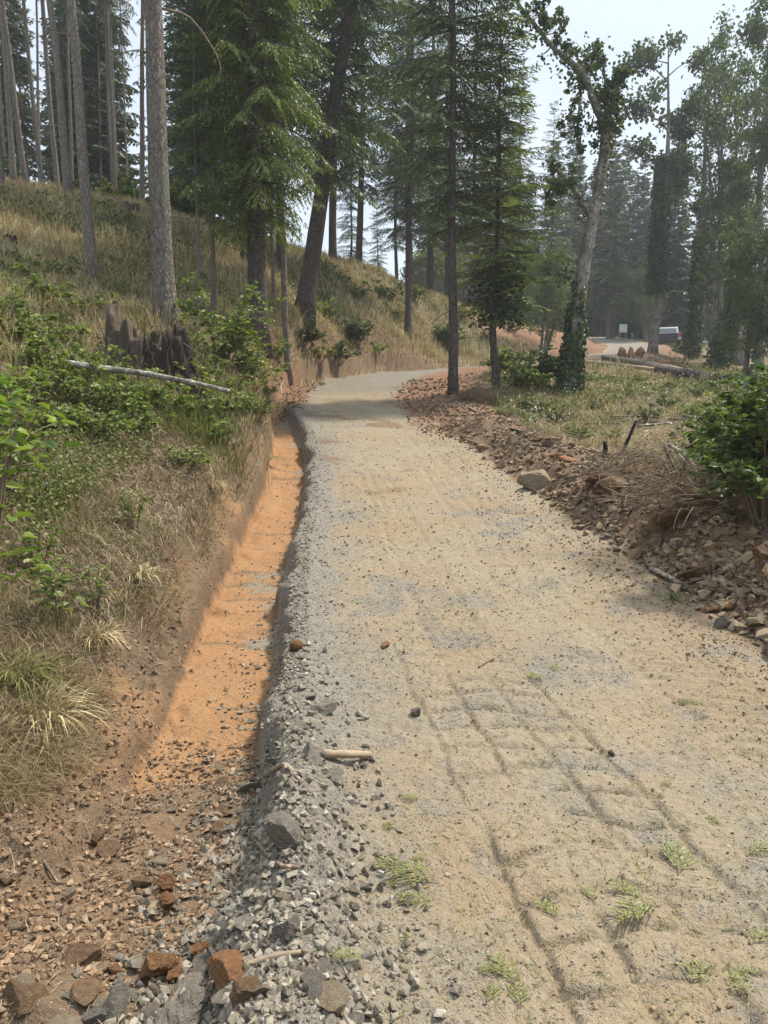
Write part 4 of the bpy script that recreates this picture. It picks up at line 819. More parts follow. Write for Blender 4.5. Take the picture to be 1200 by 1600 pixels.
grass('green_grass', 26000, 6, 42, lambda x, y, q: right_low(x, y, q) & (gp(x * 1.5, y * 1.5, 9) > .43), (.06, .22), 'green_grass', 'low green weeds on the cleared ground at right', .0011, 14, .12)
grass('dry_grass', 22000, 6, 42, lambda x, y, q: right_low(x, y, q) & (gp(x * 1.5, y * 1.5, 10) > .45), (.06, .25), 'straw', 'thin dry grass on the cleared ground at right', .0009, 14, .12)
grass('dry_grass', 9000, 26, 60, lambda x, y, q: q['veg'] > .5, (.25, .6), 'straw', 'dry grass far up both sides of the track', .0011)
grass('dry_grass', 5200, 17, 42, lambda x, y, q: q['left'] & (q['wL'] > .35) & (q['dL'] < 1.5), (.15, .45), 'straw', 'dry grass hanging over the cut bank of the bend', .0010, 12, .1, (.5, 1.4))
grass('dry_grass', 7000, 2.0, 17, lambda x, y, q: q['left'] & (q['wL'] > .62) & (q['wL'] < .98) & (y < 18) & (gp(x * 4, y * 4, 21) > .45), (.08, .24), 'brown_grass', 'dry grass and roots hanging over the ditch bank', .0009, 10, .05, (.8, 1.7))
# dead matted stems on the bank next to the ditch
def litter(name, n, y0, y1, test, ln, mat, label, wk=.0010, lift=.05):
    P = scatter(n, y0, y1, test); D = P[:, 1]; az = rng.uniform(0, 6.28, n); l = (ln[0] + (ln[1] - ln[0]) * rng.random(n) ** 2)
    q = P[:, :2] + np.stack([np.cos(az), np.sin(az)], -1) * l[:, None]; z1 = ground(q[:, 0], q[:, 1]) + rng.random(n) * lift; P[:, 2] += rng.random(n) * lift
    E = np.concatenate([q, z1[:, None]], 1); s = np.stack([-np.sin(az), np.cos(az), rng.uniform(-.5, .5, n)], -1) * (wk * np.maximum(D, 2.2) * rng.uniform(.5, 1.3, n))[:, None] * .5
    m = (P + E) / 2 + rng.normal(size=(n, 3)) * (l * .07)[:, None] + np.array([0, 0, 1]) * (l * .10)[:, None]
    mb = MB(); V = np.stack([P - s, P + s, m + s, m - s, E - s * .5, E + s * .5], 1); b = np.arange(n)[:, None] * 6
    mb.add(V, np.concatenate([b + np.array([[0, 1, 2, 3]]), b + np.array([[3, 2, 5, 4]])]), None, np.repeat(rng.random(n), 6))
    o = bpy.data.objects.new(name, mb.mesh(name, M[mat])); col.objects.link(o); tag(o, label, 'litter', None, 'stuff')
litter('dead_stems', 42000, 1.9, 13, lambda x, y, q: q['left'] & (q['wL'] > .86) & (q['dL'] < 4.5), (.03, .20), 'dead_stem', 'matted dead stems and dry litter on the bank above the ditch', .0009)
litter('dead_stems', 9000, 6, 40, lambda x, y, q: right_low(x, y, q), (.08, .6), 'dead_stem', 'dry twigs and slash strewn over the cleared ground at right', .0011, .12)
litter('dead_stems', 1500, 1.7, 8, lambda x, y, q: q['left'] & (q['dL'] > .2) & (q['wL'] < .7), (.02, .10), 'dead_stem', 'bits of root and straw in the pit', .0008, .02)
# leafy ground cover
P = scatter(26000, 5, 34, lambda x, y, q: left_hill(x, y, q) & (gp(x * 1.2, y * 1.2, 12) > np.where((y < 15), .46, .60)) & (q['dL'] > 1.6)); n = len(P); P[:, 2] += rng.random(n) * .22
mb = MB(); leaves(mb, P, unit(rdir(rng, n) + np.array([.3, -.4, .1])), unit(rdir(rng, n, 0, 1) + np.array([0, 0, .7])), .006 * np.maximum(P[:, 1], 7) * rng.uniform(.5, 1, n), .005 * np.maximum(P[:, 1], 7) * rng.uniform(.5, 1, n), rng.random(n))
o = bpy.data.objects.new('ground_cover', mb.mesh('ground_cover', M['cover_leaf'])); col.objects.link(o); tag(o, 'low leafy brambles and weeds creeping over the hillside', 'ground cover', None, 'stuff')
P = scatter(22000, 6.5, 36, lambda x, y, q: right_low(x, y, q) & (gp(x * 1.6, y * 1.6, 14) > .47)); n = len(P); P[:, 2] += rng.random(n) * .16
mb = MB(); leaves(mb, P, unit(rdir(rng, n) + np.array([0, -.4, .1])), unit(rdir(rng, n, 0, 1) + np.array([0, 0, .7])), .0045 * np.maximum(P[:, 1], 7) * rng.uniform(.5, 1, n), .004 * np.maximum(P[:, 1], 7) * rng.uniform(.5, 1, n), rng.random(n))
o = bpy.data.objects.new('ground_cover', mb.mesh('ground_cover', M['cover_leaf'])); col.objects.link(o); tag(o, 'low green weeds creeping over the cleared ground at right', 'ground cover', None, 'stuff')

# ---------------------------------------------------------------- shrubs and young plants
def shrub(seed, H, W, stems, nleaf, ls, leaf, asp=.8, bend=.5, sub=6, whorl=.16, droop=.25):
    g = np.random.default_rng(seed); sb, lb = MB(), MB(); A, B = [], []
    for k in range(stems):
        a = g.uniform(0, 6.28); r = W * g.uniform(.15, 1) ** .8; h = H * g.uniform(.4, 1.15) * (1 - .35 * (r / W) ** 2); e = np.array([r * math.cos(a), r * math.sin(a), h]); b = e * np.array([.12, .12, 0]) + np.array([0, 0, -.05])
        m = np.array([e[0] * bend, e[1] * bend, h * .62]); C_ = curve([b, m, e], 12); tube(sb, C_, np.linspace(.004 + .006 * H, .0025, 12), 5, cap=False)
        for q in range(4, 12): A.append(C_[q]); B.append(unit(C_[q] - C_[q - 1]))
        for j in range(sub):
            i = g.integers(3, 11); d = unit(unit(C_[i] - C_[i - 1]) * .5 + rdir(g, 1, -.2, .7)[0]); l = H * g.uniform(.12, .34); E = C_[i] + d * l * np.linspace(0, 1, 6)[:, None] + np.array([0, 0, -.25 * l]) * (np.linspace(0, 1, 6) ** 2)[:, None]
            tube(sb, E, np.linspace(.004, .0018, 6), 4, cap=False); A += list(E[1:]); B += [d] * 5
    A, B = np.array(A), np.array(B); i = g.integers(0, len(A), nleaf); D = unit(B[i] * .35 + rdir(g, nleaf, -.5, .5)); br = g.uniform(.1, .8, len(A))[i]
    P = A[i] + g.normal(size=(nleaf, 3)) * whorl * ls
    leaves(lb, P, D, unit(rdir(g, nleaf, .1, 1) + np.array([0, 0, .8])), ls * g.uniform(.55, 1.15, nleaf), ls * asp * g.uniform(.6, 1.1, nleaf), np.clip(br + g.normal(size=nleaf) * .2, 0, 1), 0, droop)
    return sb.mesh('stems', M['twig']), lb.mesh('leaves', M[leaf])
def plant(p, meshes, label, rz=0, scale=1., group=None, mat=None, name='shrub', cat='shrub', rot=(0, 0)):
    o = thing(name, label, cat, tuple(p), (rot[0], rot[1], rz), group, scale); part('stems', meshes[0], o); part('leaves', meshes[1], o, M[mat] if mat else None); return o
HZ = shrub(200, 1.5, .85, 13, 1300, .085, 'shrub_leaf')
SH = [shrub(201 + k, .40, .50, 11, 420, .062, 'shrub_leaf', sub=4) for k in range(3)]
BIG = shrub(210, 1.35, .80, 26, 3600, .075, 'bright_leaf', .85, .6, 9)
NEAR = shrub(211, 1.25, .42, 7, 230, .10, 'near_leaf', .66, .6, 6)
SAP = shrub(212, .55, .16, 4, 120, .060, 'shrub_leaf', .62, .5, 5)
DK = [shrub(220 + k, .9, .8, 18, 1700, .10, 'dark_leaf', sub=7) for k in range(2)]
plant(on(345, 585, 7), HZ, 'tall hazel bush with pale green leaves right of the burnt stump', .4, 1.15)
plant(on(392, 612, 8), HZ, 'hazel bush at the top edge of the ditch bank below the drooping fir', 2.4, .85)
plant(on(318, 625, 7), HZ, 'bushy hazel in front of the burnt stump', 4, .55)
plant(on(1192, 815, 4), BIG, 'dense bright green leafy bush at right behind the rubble ridge', .3, .98)
plant(stand(1262, 6.9), BIG, 'dense bright green leafy bush cut by the right picture edge', 2.3, 1.1)
plant(stand(1165, 9.8), BIG, 'leafy bush standing behind the bright green bush at right', 3.7, 1.0)
plant(stand(-35, 3.5), NEAR, 'large leaved green branch close to the camera at the left picture edge', .3, 1.0)
plant(stand(-50, 4.4), NEAR, 'large leaved green shrub at the left edge behind the closest branch', 2.2, 1.1)
plant(stand(10, 5.2), NEAR, 'large leaved shrub at the left edge below the birch pole', 4.2, .8)
plant(on(95, 985, 2.5), SAP, 'young upright sapling with grey green leaves on the dry bank', 0, 1.0, name='sapling', cat='sapling')
plant(on(60, 900, 2.5), SAP, 'smaller sapling behind the grey green sapling on the dry bank', 2, .8, name='sapling', cat='sapling')
plant(on(150, 950, 2.5), SAP, 'low sapling between the grey green sapling and the ditch', 4, .6, name='sapling', cat='sapling')
plant(on(290, 735, 4), SH[0], 'small leafy plant on the ditch edge in the middle of the dry bank', 1, .75)
plant(on(210, 830, 4), SAP, 'thin leafy sprout in the dry grass beside the ditch', 1, .8, name='sapling', cat='sapling')
plant(on(808, 610, 14), DK[0], 'dark green bush between the crooked fir trunk and the old maple', .5, 1.1, mat='shrub_leaf')
plant(on(845, 605, 14), DK[1], 'green bush leaning on the foot of the old maple', 1.5, 1.15, mat='dark_leaf')
plant(on(785, 585, 14), DK[1], 'yellow green bush behind the crooked fir trunk', 3, .9, mat='shrub_leaf')
plant(on(472, 540, 18), DK[0], 'dark round bush on the bank right of the slim grey trunk', 2, .95)
plant(on(552, 540, 18), DK[1], 'wide dark bush in the middle of the grassy bank above the bend', 1, 1.15)
plant(on(700, 545, 30), DK[1], 'low dark bush on the bank across the bend', 5, 1.3)
plant(on(925, 520, 40), DK[0], 'shrub at the top of the red dirt bank', 5, 1.7, mat='shrub_leaf')
plant(on(985, 522, 50), DK[1], 'yellow leaved shrub beside the far track', 5, 2.2, mat='yellow_leaf')
plant(stand(1063, 50), DK[0], 'dark shrub hiding the lower right of the pickup', 1, 1.0)
plant(on(1080, 560, 30), DK[1], 'shrub at the far end of the long log', 2, 1.2, mat='shrub_leaf')
plant(on(1040, 640, 12), SH[1], 'low weed clump on the cleared ground', 2, 1.0, mat='bright_leaf')
k = 0
for px, py, s, m, dst in [(30, 640, 1.0, 0, 5), (80, 620, .9, 1, 5), (130, 640, 1.0, 2, 5), (180, 650, 1.0, 0, 6), (230, 640, 1.0, 1, 6), (215, 680, .8, 2, 6), (270, 650, 1.0, 0, 6), (310, 660, .9, 1, 6), (345, 655, .9, 2, 7), (380, 650, .9, 0, 7), (250, 610, 1.0, 2, 7), (160, 600, 1.0, 1, 7), (100, 590, 1.0, 2, 7), (50, 580, 1.1, 0, 7), (20, 545, 1.1, 2, 7), (70, 545, 1, 1, 7), (130, 560, 1., 0, 8), (190, 575, .9, 0, 8), (400, 660, .8, 1, 8), (335, 690, .7, 0, 6), (150, 690, .7, 1, 5), (60, 690, .8, 2, 4), (290, 625, 1.0, 2, 7), (360, 620, 1., 1, 8), (415, 625, .8, 2, 9), (110, 680, .7, 0, 5)]:
    plant(on(px, py, dst), SH[m], 'pale green leafy shrub in the thicket around the fallen birch pole', rng.uniform(0, 6.28), s * rng.uniform(.95, 1.25), 'thicket shrubs around the birch pole'); k += 1
for px, py in [(40, 470), (90, 480), (15, 500), (160, 460), (60, 430), (120, 500), (200, 470), (330, 520), (370, 490), (20, 440), (10, 410), (100, 440), (170, 500), (300, 500)]:
    plant(on(px, py, 8), SH[k % 3], 'low green shrub on the hillside above the burnt stump', rng.uniform(0, 6.28), rng.uniform(.8, 1.4), 'low hillside shrubs'); k += 1
for px, py in [(430, 570), (500, 565), (530, 575), (590, 560), (620, 500), (650, 470), (690, 460), (740, 470), (600, 470), (560, 470), (760, 530), (800, 520), (510, 500), (720, 500), (850, 500), (640, 440)]:
    plant(on(px, py, 16), SH[k % 3], 'small bush on the dry slope across the bend', rng.uniform(0, 6.28), rng.uniform(1.2, 2.4), 'small bushes across the bend', ('dark_leaf', 'shrub_leaf', 'yellow_leaf')[k % 3]); k += 1
for px, py in [(870, 660), (930, 640), (960, 690), (1010, 660), (900, 690), (850, 640), (1060, 690), (980, 620), (920, 600), (1090, 620), (1050, 610), (1080, 650), (1120, 640), (1140, 600), (1000, 600), (820, 640)]:
    plant(on(px, py, 8), SH[k % 3], 'low weedy shrub on the cleared ground at right', rng.uniform(0, 6.28), rng.uniform(.5, 1.0), 'weedy shrubs on the cleared ground', ('cover_leaf', 'shrub_leaf', 'dark_leaf')[k % 3]); k += 1
for i, px in enumerate([180, 205, 240, 285, 300, 130, 40, 90, 10, 265]):
    plant(stand(px, 33 + (i % 4) * 2.5), DK[i % 2], 'undergrowth bush between the trunks on the hilltop', rng.uniform(0, 6.28), rng.uniform(1.2, 2.0), 'undergrowth on the hilltop', ('dark_leaf', 'yellow_leaf')[i % 3 == 0]); k += 1
# big tufts of grass drooping over the pit edge
def tuft(name, label, p, n, h, mat, sp=.14):
    mb = MB(); g = np.random.default_rng(int(abs(p[0]) * 1000)); o_ = g.normal(size=(n, 2)) * sp; az = np.arctan2(o_[:, 1], o_[:, 0]) + g.normal(size=n) * .5; hh = h * g.uniform(.5, 1.1, n)
    b = np.concatenate([o_ * .45, np.full((n, 1), -.02)], 1); d = np.stack([np.cos(az), np.sin(az), np.zeros(n)], -1); u = np.linspace(0, 1, 6); le = g.uniform(.3, .95, n)
    C_ = b[:, None] + d[:, None] * (hh * le)[:, None, None] * (u[None, :, None] ** 1.3) + np.array([0, 0, 1.]) * (hh[:, None] * (u[None] * (1.0 - .2 * le[:, None]) - 1.05 * le[:, None] * u[None] ** 2.4))[..., None]
    s = np.stack([-np.sin(az), np.cos(az), np.zeros(n)], -1)[:, None] * (np.array([.5, .6, .55, .45, .3, .08]) * .0065)[None, :, None]
    V = np.stack([C_ - s, C_ + s], 2).reshape(n, 12, 3); i = np.arange(n)[:, None, None] * 12 + np.arange(5)[None, :, None] * 2 + np.array([0, 1, 3, 2])
    mb.add(V.reshape(-1, 3), i.reshape(-1, 4), None, np.repeat(g.random(n), 12)); single(name, mb.mesh(name, M[mat]), label, 'grass tuft', tuple(p), (0, 0, 0), 1)
tuft('grass_tuft', 'big pale grass tuft hanging over the pit edge at left', on(62, 1125, 1.8), 300, .33, 'straw')
tuft('grass_tuft', 'green grass tuft at the left edge above the hanging tuft', on(20, 1060, 1.8), 180, .28, 'green_grass')
tuft('grass_tuft', 'dry grass tuft on the ditch edge half way up the bank', on(215, 900, 2.5), 160, .22, 'straw', .1)
tuft('grass_tuft', 'grass tuft drooping over the ditch bank below the sapling', on(150, 1000, 2.5), 140, .2, 'straw', .1)
tuft('grass_tuft', 'small green weed tuft at the road foot of the right rubble', on(1050, 935, 3), 120, .13, 'green_grass', .12)
tuft('grass_tuft', 'thin grass tuft in the left bank far up the ditch', on(330, 760, 5), 140, .25, 'straw', .1)

def fern(p, label, seed, s=1.):
    g = np.random.default_rng(seed); mb = MB()
    for k in range(11):
        a = g.uniform(0, 6.28); l = s * g.uniform(.35, .6); u = np.linspace(0, 1, 14); d = np.array([math.cos(a), math.sin(a), 0]); h = np.array([-d[1], d[0], 0]); C_ = d * (l * u)[:, None] + np.array([0, 0, 1.]) * (l * (1.0 * u - .95 * u ** 2))[:, None]
        tube(mb, C_, np.linspace(.004, .001, 14), 4, cap=False)
        for sg in (-1, 1):
            ii = np.arange(2, 14); D = unit(np.gradient(C_, axis=0)[ii] * 3 + sg * h * .35 + np.array([0, 0, -.05])); needles(mb, C_[ii], D, unit(np.cross(D, np.array([0, 0, 1.]))), s * .16 * np.sin(np.pi * (.15 + .8 * (ii / 13))), .032 * s, g.uniform(.2, .9))
    single('fern', mb.mesh('fern', M['green_grass']), label, 'fern', tuple(p), (0, 0, 0), 1)
fern(on(786, 648, 8), 'green fern arching beside the white stake', 1, 1.0)
fern(on(420, 720, 5), 'small fern on the bank at the upper end of the ditch', 2, .5)
# ---------------------------------------------------------------- stumps, logs, wood, pickup, small things
def log_between(name, a, b, r0, r1, mat, label, cat='log', bow=.0, seed=0, group=None, lift=None, n=24, sides=14, rough=.05):
    a, b = np.array(a, float), np.array(b, float); mid = (a + b) / 2; C_ = np.array([a, mid + np.array([0, 0, bow]), b])
    P = curve(C_, n) - a; g = np.random.default_rng(seed); P += np.cumsum(g.normal(size=P.shape), 0) * .0015 * np.linalg.norm(b - a) ** .5
    o = thing(name, label, cat, tuple(a), group=group); mb = MB(); tube(mb, P, np.linspace(r0, r1, n), sides, 0, rough, cap=False, seed=seed); part('bark', mb.mesh('bark', M[mat], True), o)
    for e, d, r in ((P[0], P[0] - P[1], r0), (P[-1], P[-1] - P[-2], r1)):
        mb = MB(); d = unit(d); tube(mb, np.array([e - d * .004, e + d * .003]), [r * .97, r * .96], sides); part('cut_end', mb.mesh('cut_end', M['pale_wood']), o)
    return o
a = at(98, 560, 8.5); b = at(360, 607, 9.0)
log_between('birch_pole', a - np.array([0, 0, .05]), b - np.array([0, 0, .03]), .042, .026, 'birch_bark', 'fallen birch pole with mottled white bark lying across the thicket', 'pole', .03, 3)
a = on(942, 566, 20); b = on(1098, 592, 18); log_between('long_log', a + [0, 0, .22], b + [0, 0, .12], .11, .15, 'log_bark', 'long grey felled log lying across the cleared ground below the pickup', bow=.05, seed=4)
a = on(914, 570, 20); b = on(1026, 582, 18); log_between('log', a + [0, 0, .12], b + [0, 0, .10], .10, .12, 'pale_wood', 'paler barkless log lying in front of the long grey log', seed=5)
a = on(1003, 578, 18); b = on(1100, 598, 17); log_between('log', a + [0, 0, .16], b + [0, 0, .15], .15, .18, 'dark_bark', 'short dark log butted against the long grey log at its right end', seed=6)
# burnt stump
def stump(name, p, r, h, label, seed, mats=('stump_wood',), jag=.3, roots=7, sides=150, rot=0., char=None, sc=1.):
    g = np.random.default_rng(seed); o = thing(name, label, 'stump', tuple(p), (0, 0, rot), scale=sc); th = np.arange(sides) * 2 * np.pi / sides; lv = np.concatenate([np.linspace(-.25, 1, 16), [.97, .7, .45]])
    ridge = (vn(th * 5.1, th * 0, seed) - .5) * .26 + (vn(th * 13, th * 0, seed + 1) - .5) * .22 + (vn(th * 30, th * 0, seed + 5) - .5) * .10; top = h * (1 - jag * vn(th * 2.3, th * 0 + 4, seed + 2) - jag * .9 * vn(th * 7, th * 0 + 2, seed + 3) - jag * .8 * vn(th * 21, th * 0 + 2, seed + 4)); top = top * (1 - (.13 if name == 'burnt_stump' else 0) * (1 + np.cos(th))); fl = np.maximum(0, np.cos(th * roots / 2 + g.uniform(0, 6))) ** 2
    V = []
    for k, l in enumerate(lv):
        inner = k >= 16; hh = top * l; rr0 = r * (1 + ridge * (1.0 if not inner else .6)) * (.80 + .55 * np.exp(-np.maximum(hh, -.05) / (.28 * h)) * (.45 + .75 * fl)) * ((.80, .70, .35)[k - 16] if inner else 1)
        rr0 = rr0 + g.normal(size=sides) * .008; V.append(np.stack([rr0 * np.cos(th), rr0 * np.sin(th), hh + (0 if not inner else g.normal(size=sides) * .03)], -1))
    n = len(lv); V = np.array(V).reshape(-1, 3); i = np.arange(n - 1)[:, None] * sides; j = np.arange(sides)[None]; k2 = (j + 1) % sides; Q = np.stack([i + j, i + k2, i + sides + k2, i + sides + j], -1).reshape(-1, 4)
    V = np.vstack([V, [[0, 0, h * .3]]]); T = [((n - 1) * sides + q, (n - 1) * sides + (q + 1) % sides, n * sides) for q in range(sides)]
    mb = MB(); mb.add(V, Q, T); part('wood', mb.mesh('wood', M[mats[0]], True), o); return o
def stump_mat():
    t = NT('weathered_stump'); o = t.obj(); v = t.map(o, (1, 1, .10)); w = t.noise(v, 14, 5, .7); f = t.noise(o, 3., 4)
    x = t.n('ShaderNodeSeparateXYZ', {0: o}).outputs[0]; k = t.mth('ADD', t.mth('MULTIPLY', x, 2.2), t.mth('SUBTRACT', f, .30), True)
    grey = t.ramp(w, (.3, (.028, .021, .016)), (.55, (.105, .080, .060)), (.8, (.25, .205, .165))); char = t.ramp(w, (.3, (.018, .015, .013)), (.75, (.075, .055, .045)))
    c = t.mix(t.ramp(k, (.35, (0, 0, 0)), (.6, (1, 1, 1))), grey, char); return t.pbr(c, .95, t.bump(w, 1., .04), .1)
M['stump_wood'] = stump_mat()
M['char'] = bark('charred_wood', (.012, .011, .010), (.05, .042, .036), 12., None, .15, .8)
p = stand(234, 10.9); p[2] -= .05
stump('burnt_stump', p, .60, 1.40, 'large rotten burnt stump, weathered grey on its left, charred black on its right', 21, jag=.26)
_s = bpy.data.objects['burnt_stump']; _g = np.random.default_rng(9); mb = MB()
for k in range(150):
    a_ = _g.uniform(0, 6.28); q_ = _g.uniform(.32, .66); b_ = np.array([q_ * math.cos(a_), q_ * math.sin(a_), _g.uniform(-.05, .9)]); l_ = _g.uniform(.15, .6); d_ = unit(np.array([.35 * math.cos(a_), .35 * math.sin(a_), _g.uniform(-.6, 1)]) + rdir(_g, 1)[0] * .35)
    tube(mb, curve([b_, b_ + d_ * l_ * .5 + rdir(_g, 1)[0] * .03, b_ + d_ * l_], 5), np.linspace(.010, .002, 5) * _g.uniform(.4, 1.4), 4, cap=False, rnd=_g.random())
part('splinters', mb.mesh('splinters', M['dead_stem']), _s)
M['stump_grey'] = bark('grey_stump_wood', (.10, .08, .065), (.30, .26, .22), 12., None, .12, .8)
stump('stump', on(17, 392, 10), .16, .42, 'small charred black stump on the hillside at the left edge', 22, ('char',), .15)
stump('stump', on(206, 338, 14), .28, .5, 'grey weathered stump on the dry crest between two trunks', 23, ('stump_grey',), .2)
stump('stump', on(240, 378, 12), .26, .4, 'low grey stump just left of the thick scaly trunk', 24, ('stump_grey',), .2)
stump('stump', on(615, 436, 22), .75, 1.2, 'big grey root stump on the hill crest in the sky gap', 25, ('stump_grey',), .5)
for k, (px, py, s, rz) in enumerate([(974, 562, .42, 0), (991, 561, .46, 1), (1006, 562, .42, 2)]):
    p = on(px, py, 25); single('cut_round', LUMP[k], ('red brown block at the left of the three behind the long log', 'red brown block in the middle of the three behind the long log', 'red brown block at the right of the three behind the long log')[k], 'block', (p[0], p[1] + .6, p[2] + .30), (.1, 0, rz), (s * .8, s * .7, s * 1.35), None, M['rust_stone'])
# root piles
def root_pile(name, p, r, h, n, label, seed, soilm='brown_stone', cat='root pile'):
    g = np.random.default_rng(seed); o = thing(name, label, cat, tuple(p)); s = part('soil_clump', LUMP[seed % 3], o, M[soilm]); s.scale = (r * .8, r * .65, h * .6); s.location = (0, 0, h * .05)
    mb = MB()
    for k in range(n):
        a = g.uniform(0, 6.28); q = g.random() ** .5 * r; b = np.array([q * math.cos(a), q * math.sin(a) * .8, h * (1 - (q / r) ** 2) * g.uniform(.1, .9)]); d = rdir(g, 1, -.3, .7)[0]; l = g.uniform(.12, .55) * r * 1.4
        m = b + d * l * .5 + rdir(g, 1)[0] * l * .16; e = b + d * l + rdir(g, 1)[0] * l * .2 - np.array([0, 0, .15 * l]); w = g.choice([.002, .003, .0035, .007]) * (.6 + r * .6); tube(mb, curve([b, m, e], 6), np.linspace(w, w * .4, 6), 4, cap=False, rnd=g.random())
    part('roots', mb.mesh('roots', M['dead_stem']), o); return o
root_pile('root_tangle', on(1062, 790, 5), .62, .55, 700, 'brown tangle of dug up roots and soil beside the bright green bush', 30)
root_pile('root_tangle', on(990, 745, 6), .6, .40, 520, 'heap of grey brush and dry grass behind the brown rock slabs', 31)
root_pile('root_tangle', on(748, 628, 12), .55, .75, 700, 'dark upturned root plate between the slender fir and the crooked fir', 32)
root_pile('brush_heap', on(840, 690, 8), .5, .22, 160, 'low heap of grey twigs just behind the rubble ridge', 33)
root_pile('brush_heap', on(880, 575, 15), 1.0, .5, 200, 'brush heap behind the old maple near the far track', 34)
root_pile('brush_heap', on(1036, 578, 20), 1.3, .8, 200, 'brown heap of rubble and roots behind the long log', 35, 'rust_stone')
def stick(pts, r0, r1, label, mat='dead_wood', group=None, n=12, sides=8, name='stick', rough=.08):
    P = np.array(pts, float); mb = MB(); tube(mb, curve(P - P[0], n), np.linspace(r0, r1, n), sides, 0, rough, seed=int(abs(P[0, 0]) * 1e3)); return single(name, mb.mesh(name, M[mat], True), label, 'stick', tuple(P[0]), group=group)
def pix(px, py, Y): return at(px, py, Y)
g0 = on(1057, 765, 5); Yq = g0[1]
stick([pix(1057, 765, Yq), pix(1048, 728, Yq), pix(1038, 692, Yq + .1)], .030, .020, 'dark stick standing upright in the root tangle', 'twig')
stick([pix(1043, 694, Yq + .2), pix(1066, 708, Yq + .1), pix(1080, 725, Yq), pix(1095, 748, Yq - .1)], .020, .028, 'pale bare bent branch arching over the root tangle', 'log_bark')
stick([pix(1055, 704, Yq + .3), pix(1075, 728, Yq + .2), pix(1085, 740, Yq + .1)], .016, .02, 'thin grey branch under the arching branch', 'log_bark')
g0 = on(968, 712, 6); stick([pix(968, 716, g0[1]), pix(980, 690, g0[1]), pix(994, 658, g0[1] + .1)], .032, .022, 'broken dark stick leaning out of the brush heap', 'char')
g0 = on(945, 714, 6); stick([pix(943, 716, g0[1]), pix(946, 700, g0[1]), pix(944, 690, g0[1])], .05, .02, 'short charred stub beside the leaning broken stick', 'char')
def lying(px0, py0, px1, py1, r, label, mat='dead_wood', group=None, lift=.4, mid=None, r1=None):
    a, b = on(px0, py0), on(px1, py1); a[2] += r * (.6 + lift); b[2] += r * (.6 + lift); m = (a + b) / 2
    if mid: m = on(*mid); m[2] += r * (.6 + lift)
    else: m[2] = max(m[2], gz(m[0], m[1]) + r * .5)
    return stick([a, m, b], r, r1 or r * .8, label, mat, group)
lying(505, 1184, 576, 1186, .018, 'split stub of pale wood lying on the road edge of the gravel heap', 'pale_wood', r1=.017)
lying(310, 1362, 335, 1328, .013, 'smooth grey stick in the gravel next to the round orange clod')
lying(425, 1212, 472, 1230, .014, 'flat pale splinter on the crest of the gravel heap', 'pale_wood', r1=.006)
lying(400, 1318, 468, 1362, .008, 'bent root in front of the largest grey block', mid=(432, 1352))
lying(440, 1300, 428, 1345, .007, 'thin forked root above the bent root', lift=1.5)
lying(385, 1520, 470, 1497, .014, 'frayed pale strip of wood beside the wide orange clod', 'pale_wood', r1=.006)
lying(68, 1350, 92, 1384, .006, 'thin pale stick lying in the brown rubble of the pit')
lying(725, 688, 762, 700, .022, 'short brown stick on the road side of the red clods')
lying(1016, 893, 1066, 918, .026, 'weathered board lying at the road foot of the right rubble', 'log_bark')
lying(1085, 880, 1102, 910, .020, 'brown branch piece standing in the middle of the right rubble')
lying(712, 630, 750, 648, .03, 'pale stick lying between the slender fir and the root plate', 'log_bark')
lying(800, 675, 825, 682, .035, 'dark stick on the back of the red clods', 'char')
lying(748, 1045, 772, 1032, .006, 'tiny dark twig on the middle of the track', 'twig')
lying(545, 1452, 556, 1468, .006, 'short brown twig near the bottom of the track', 'twig')
for k in range(46):
    px, py = rng.uniform(830, 1120), rng.uniform(585, 720)
    if px < 870 and py > 660: continue
    an = rng.uniform(-.35, .35); l = rng.uniform(14, 55) * (py - 480) / 160
    lying(px, py, px + l * math.cos(an), py + l * math.sin(an) * .35, rng.uniform(.008, .024), 'grey dead branch lying among the slash on the cleared ground', ('log_bark', 'dead_wood')[k % 2], 'slash branches on the cleared ground', 1.5)
for k in range(14):
    px, py = rng.uniform(20, 380), rng.uniform(330, 450)
    lying(px, py, px + rng.uniform(-40, 50), py + rng.uniform(-4, 10), rng.uniform(.015, .04), 'dead branch lying in the dry grass of the upper hillside', 'log_bark', 'dead branches on the upper hillside', 1.5)
for k, (px, py, h, lb) in enumerate([(1014, 562, .75, 'pale survey stake standing by the foot of the tall ivy clad trunk'), (1023, 573, .5, 'short pale stake behind the long log'), (777, 634, .34, 'white stake beside the dark root plate')]):
    p = on(px, py, 12); mb = MB(); w = .035 if k < 2 else .022; tube(mb, np.array([[0, 0, -.1], [0, 0, h * .9], [0, 0, h]]), [w, w, w * .4], 4); single('stake', mb.mesh('stake', M['pale_wood']), lb, 'stake', tuple(p), (0, .05, .6))
p = stand(973, 62)
M['sign_face'] = plain('sign_face', (.34, .38, .36), .6, 0, .1); M['post'] = plain('sign_post', (.2, .18, .15), .8)
o = thing('notice_board', 'small plain grey sign board at the edge of the far track', 'sign', tuple(p), (0, 0, .1))
def box(mb, lo, hi, bev=0.0, mat=0):
    import bmesh
    bm = bmesh.new(); bmesh.ops.create_cube(bm, size=1); lo, hi = np.array(lo), np.array(hi)
    for v in bm.verts: v.co = [(lo[i] + hi[i]) / 2 + v.co[i] * (hi[i] - lo[i]) for i in range(3)]
    if bev: bmesh.ops.bevel(bm, geom=bm.edges[:], offset=bev, segments=2, affect='EDGES', profile=.5)
    bm.verts.index_update(); bmesh.ops.triangulate(bm, faces=bm.faces[:]); mb.add([v.co[:] for v in bm.verts], None, [[v.index for v in f.verts] for f in bm.faces], .5, mat); bm.free()
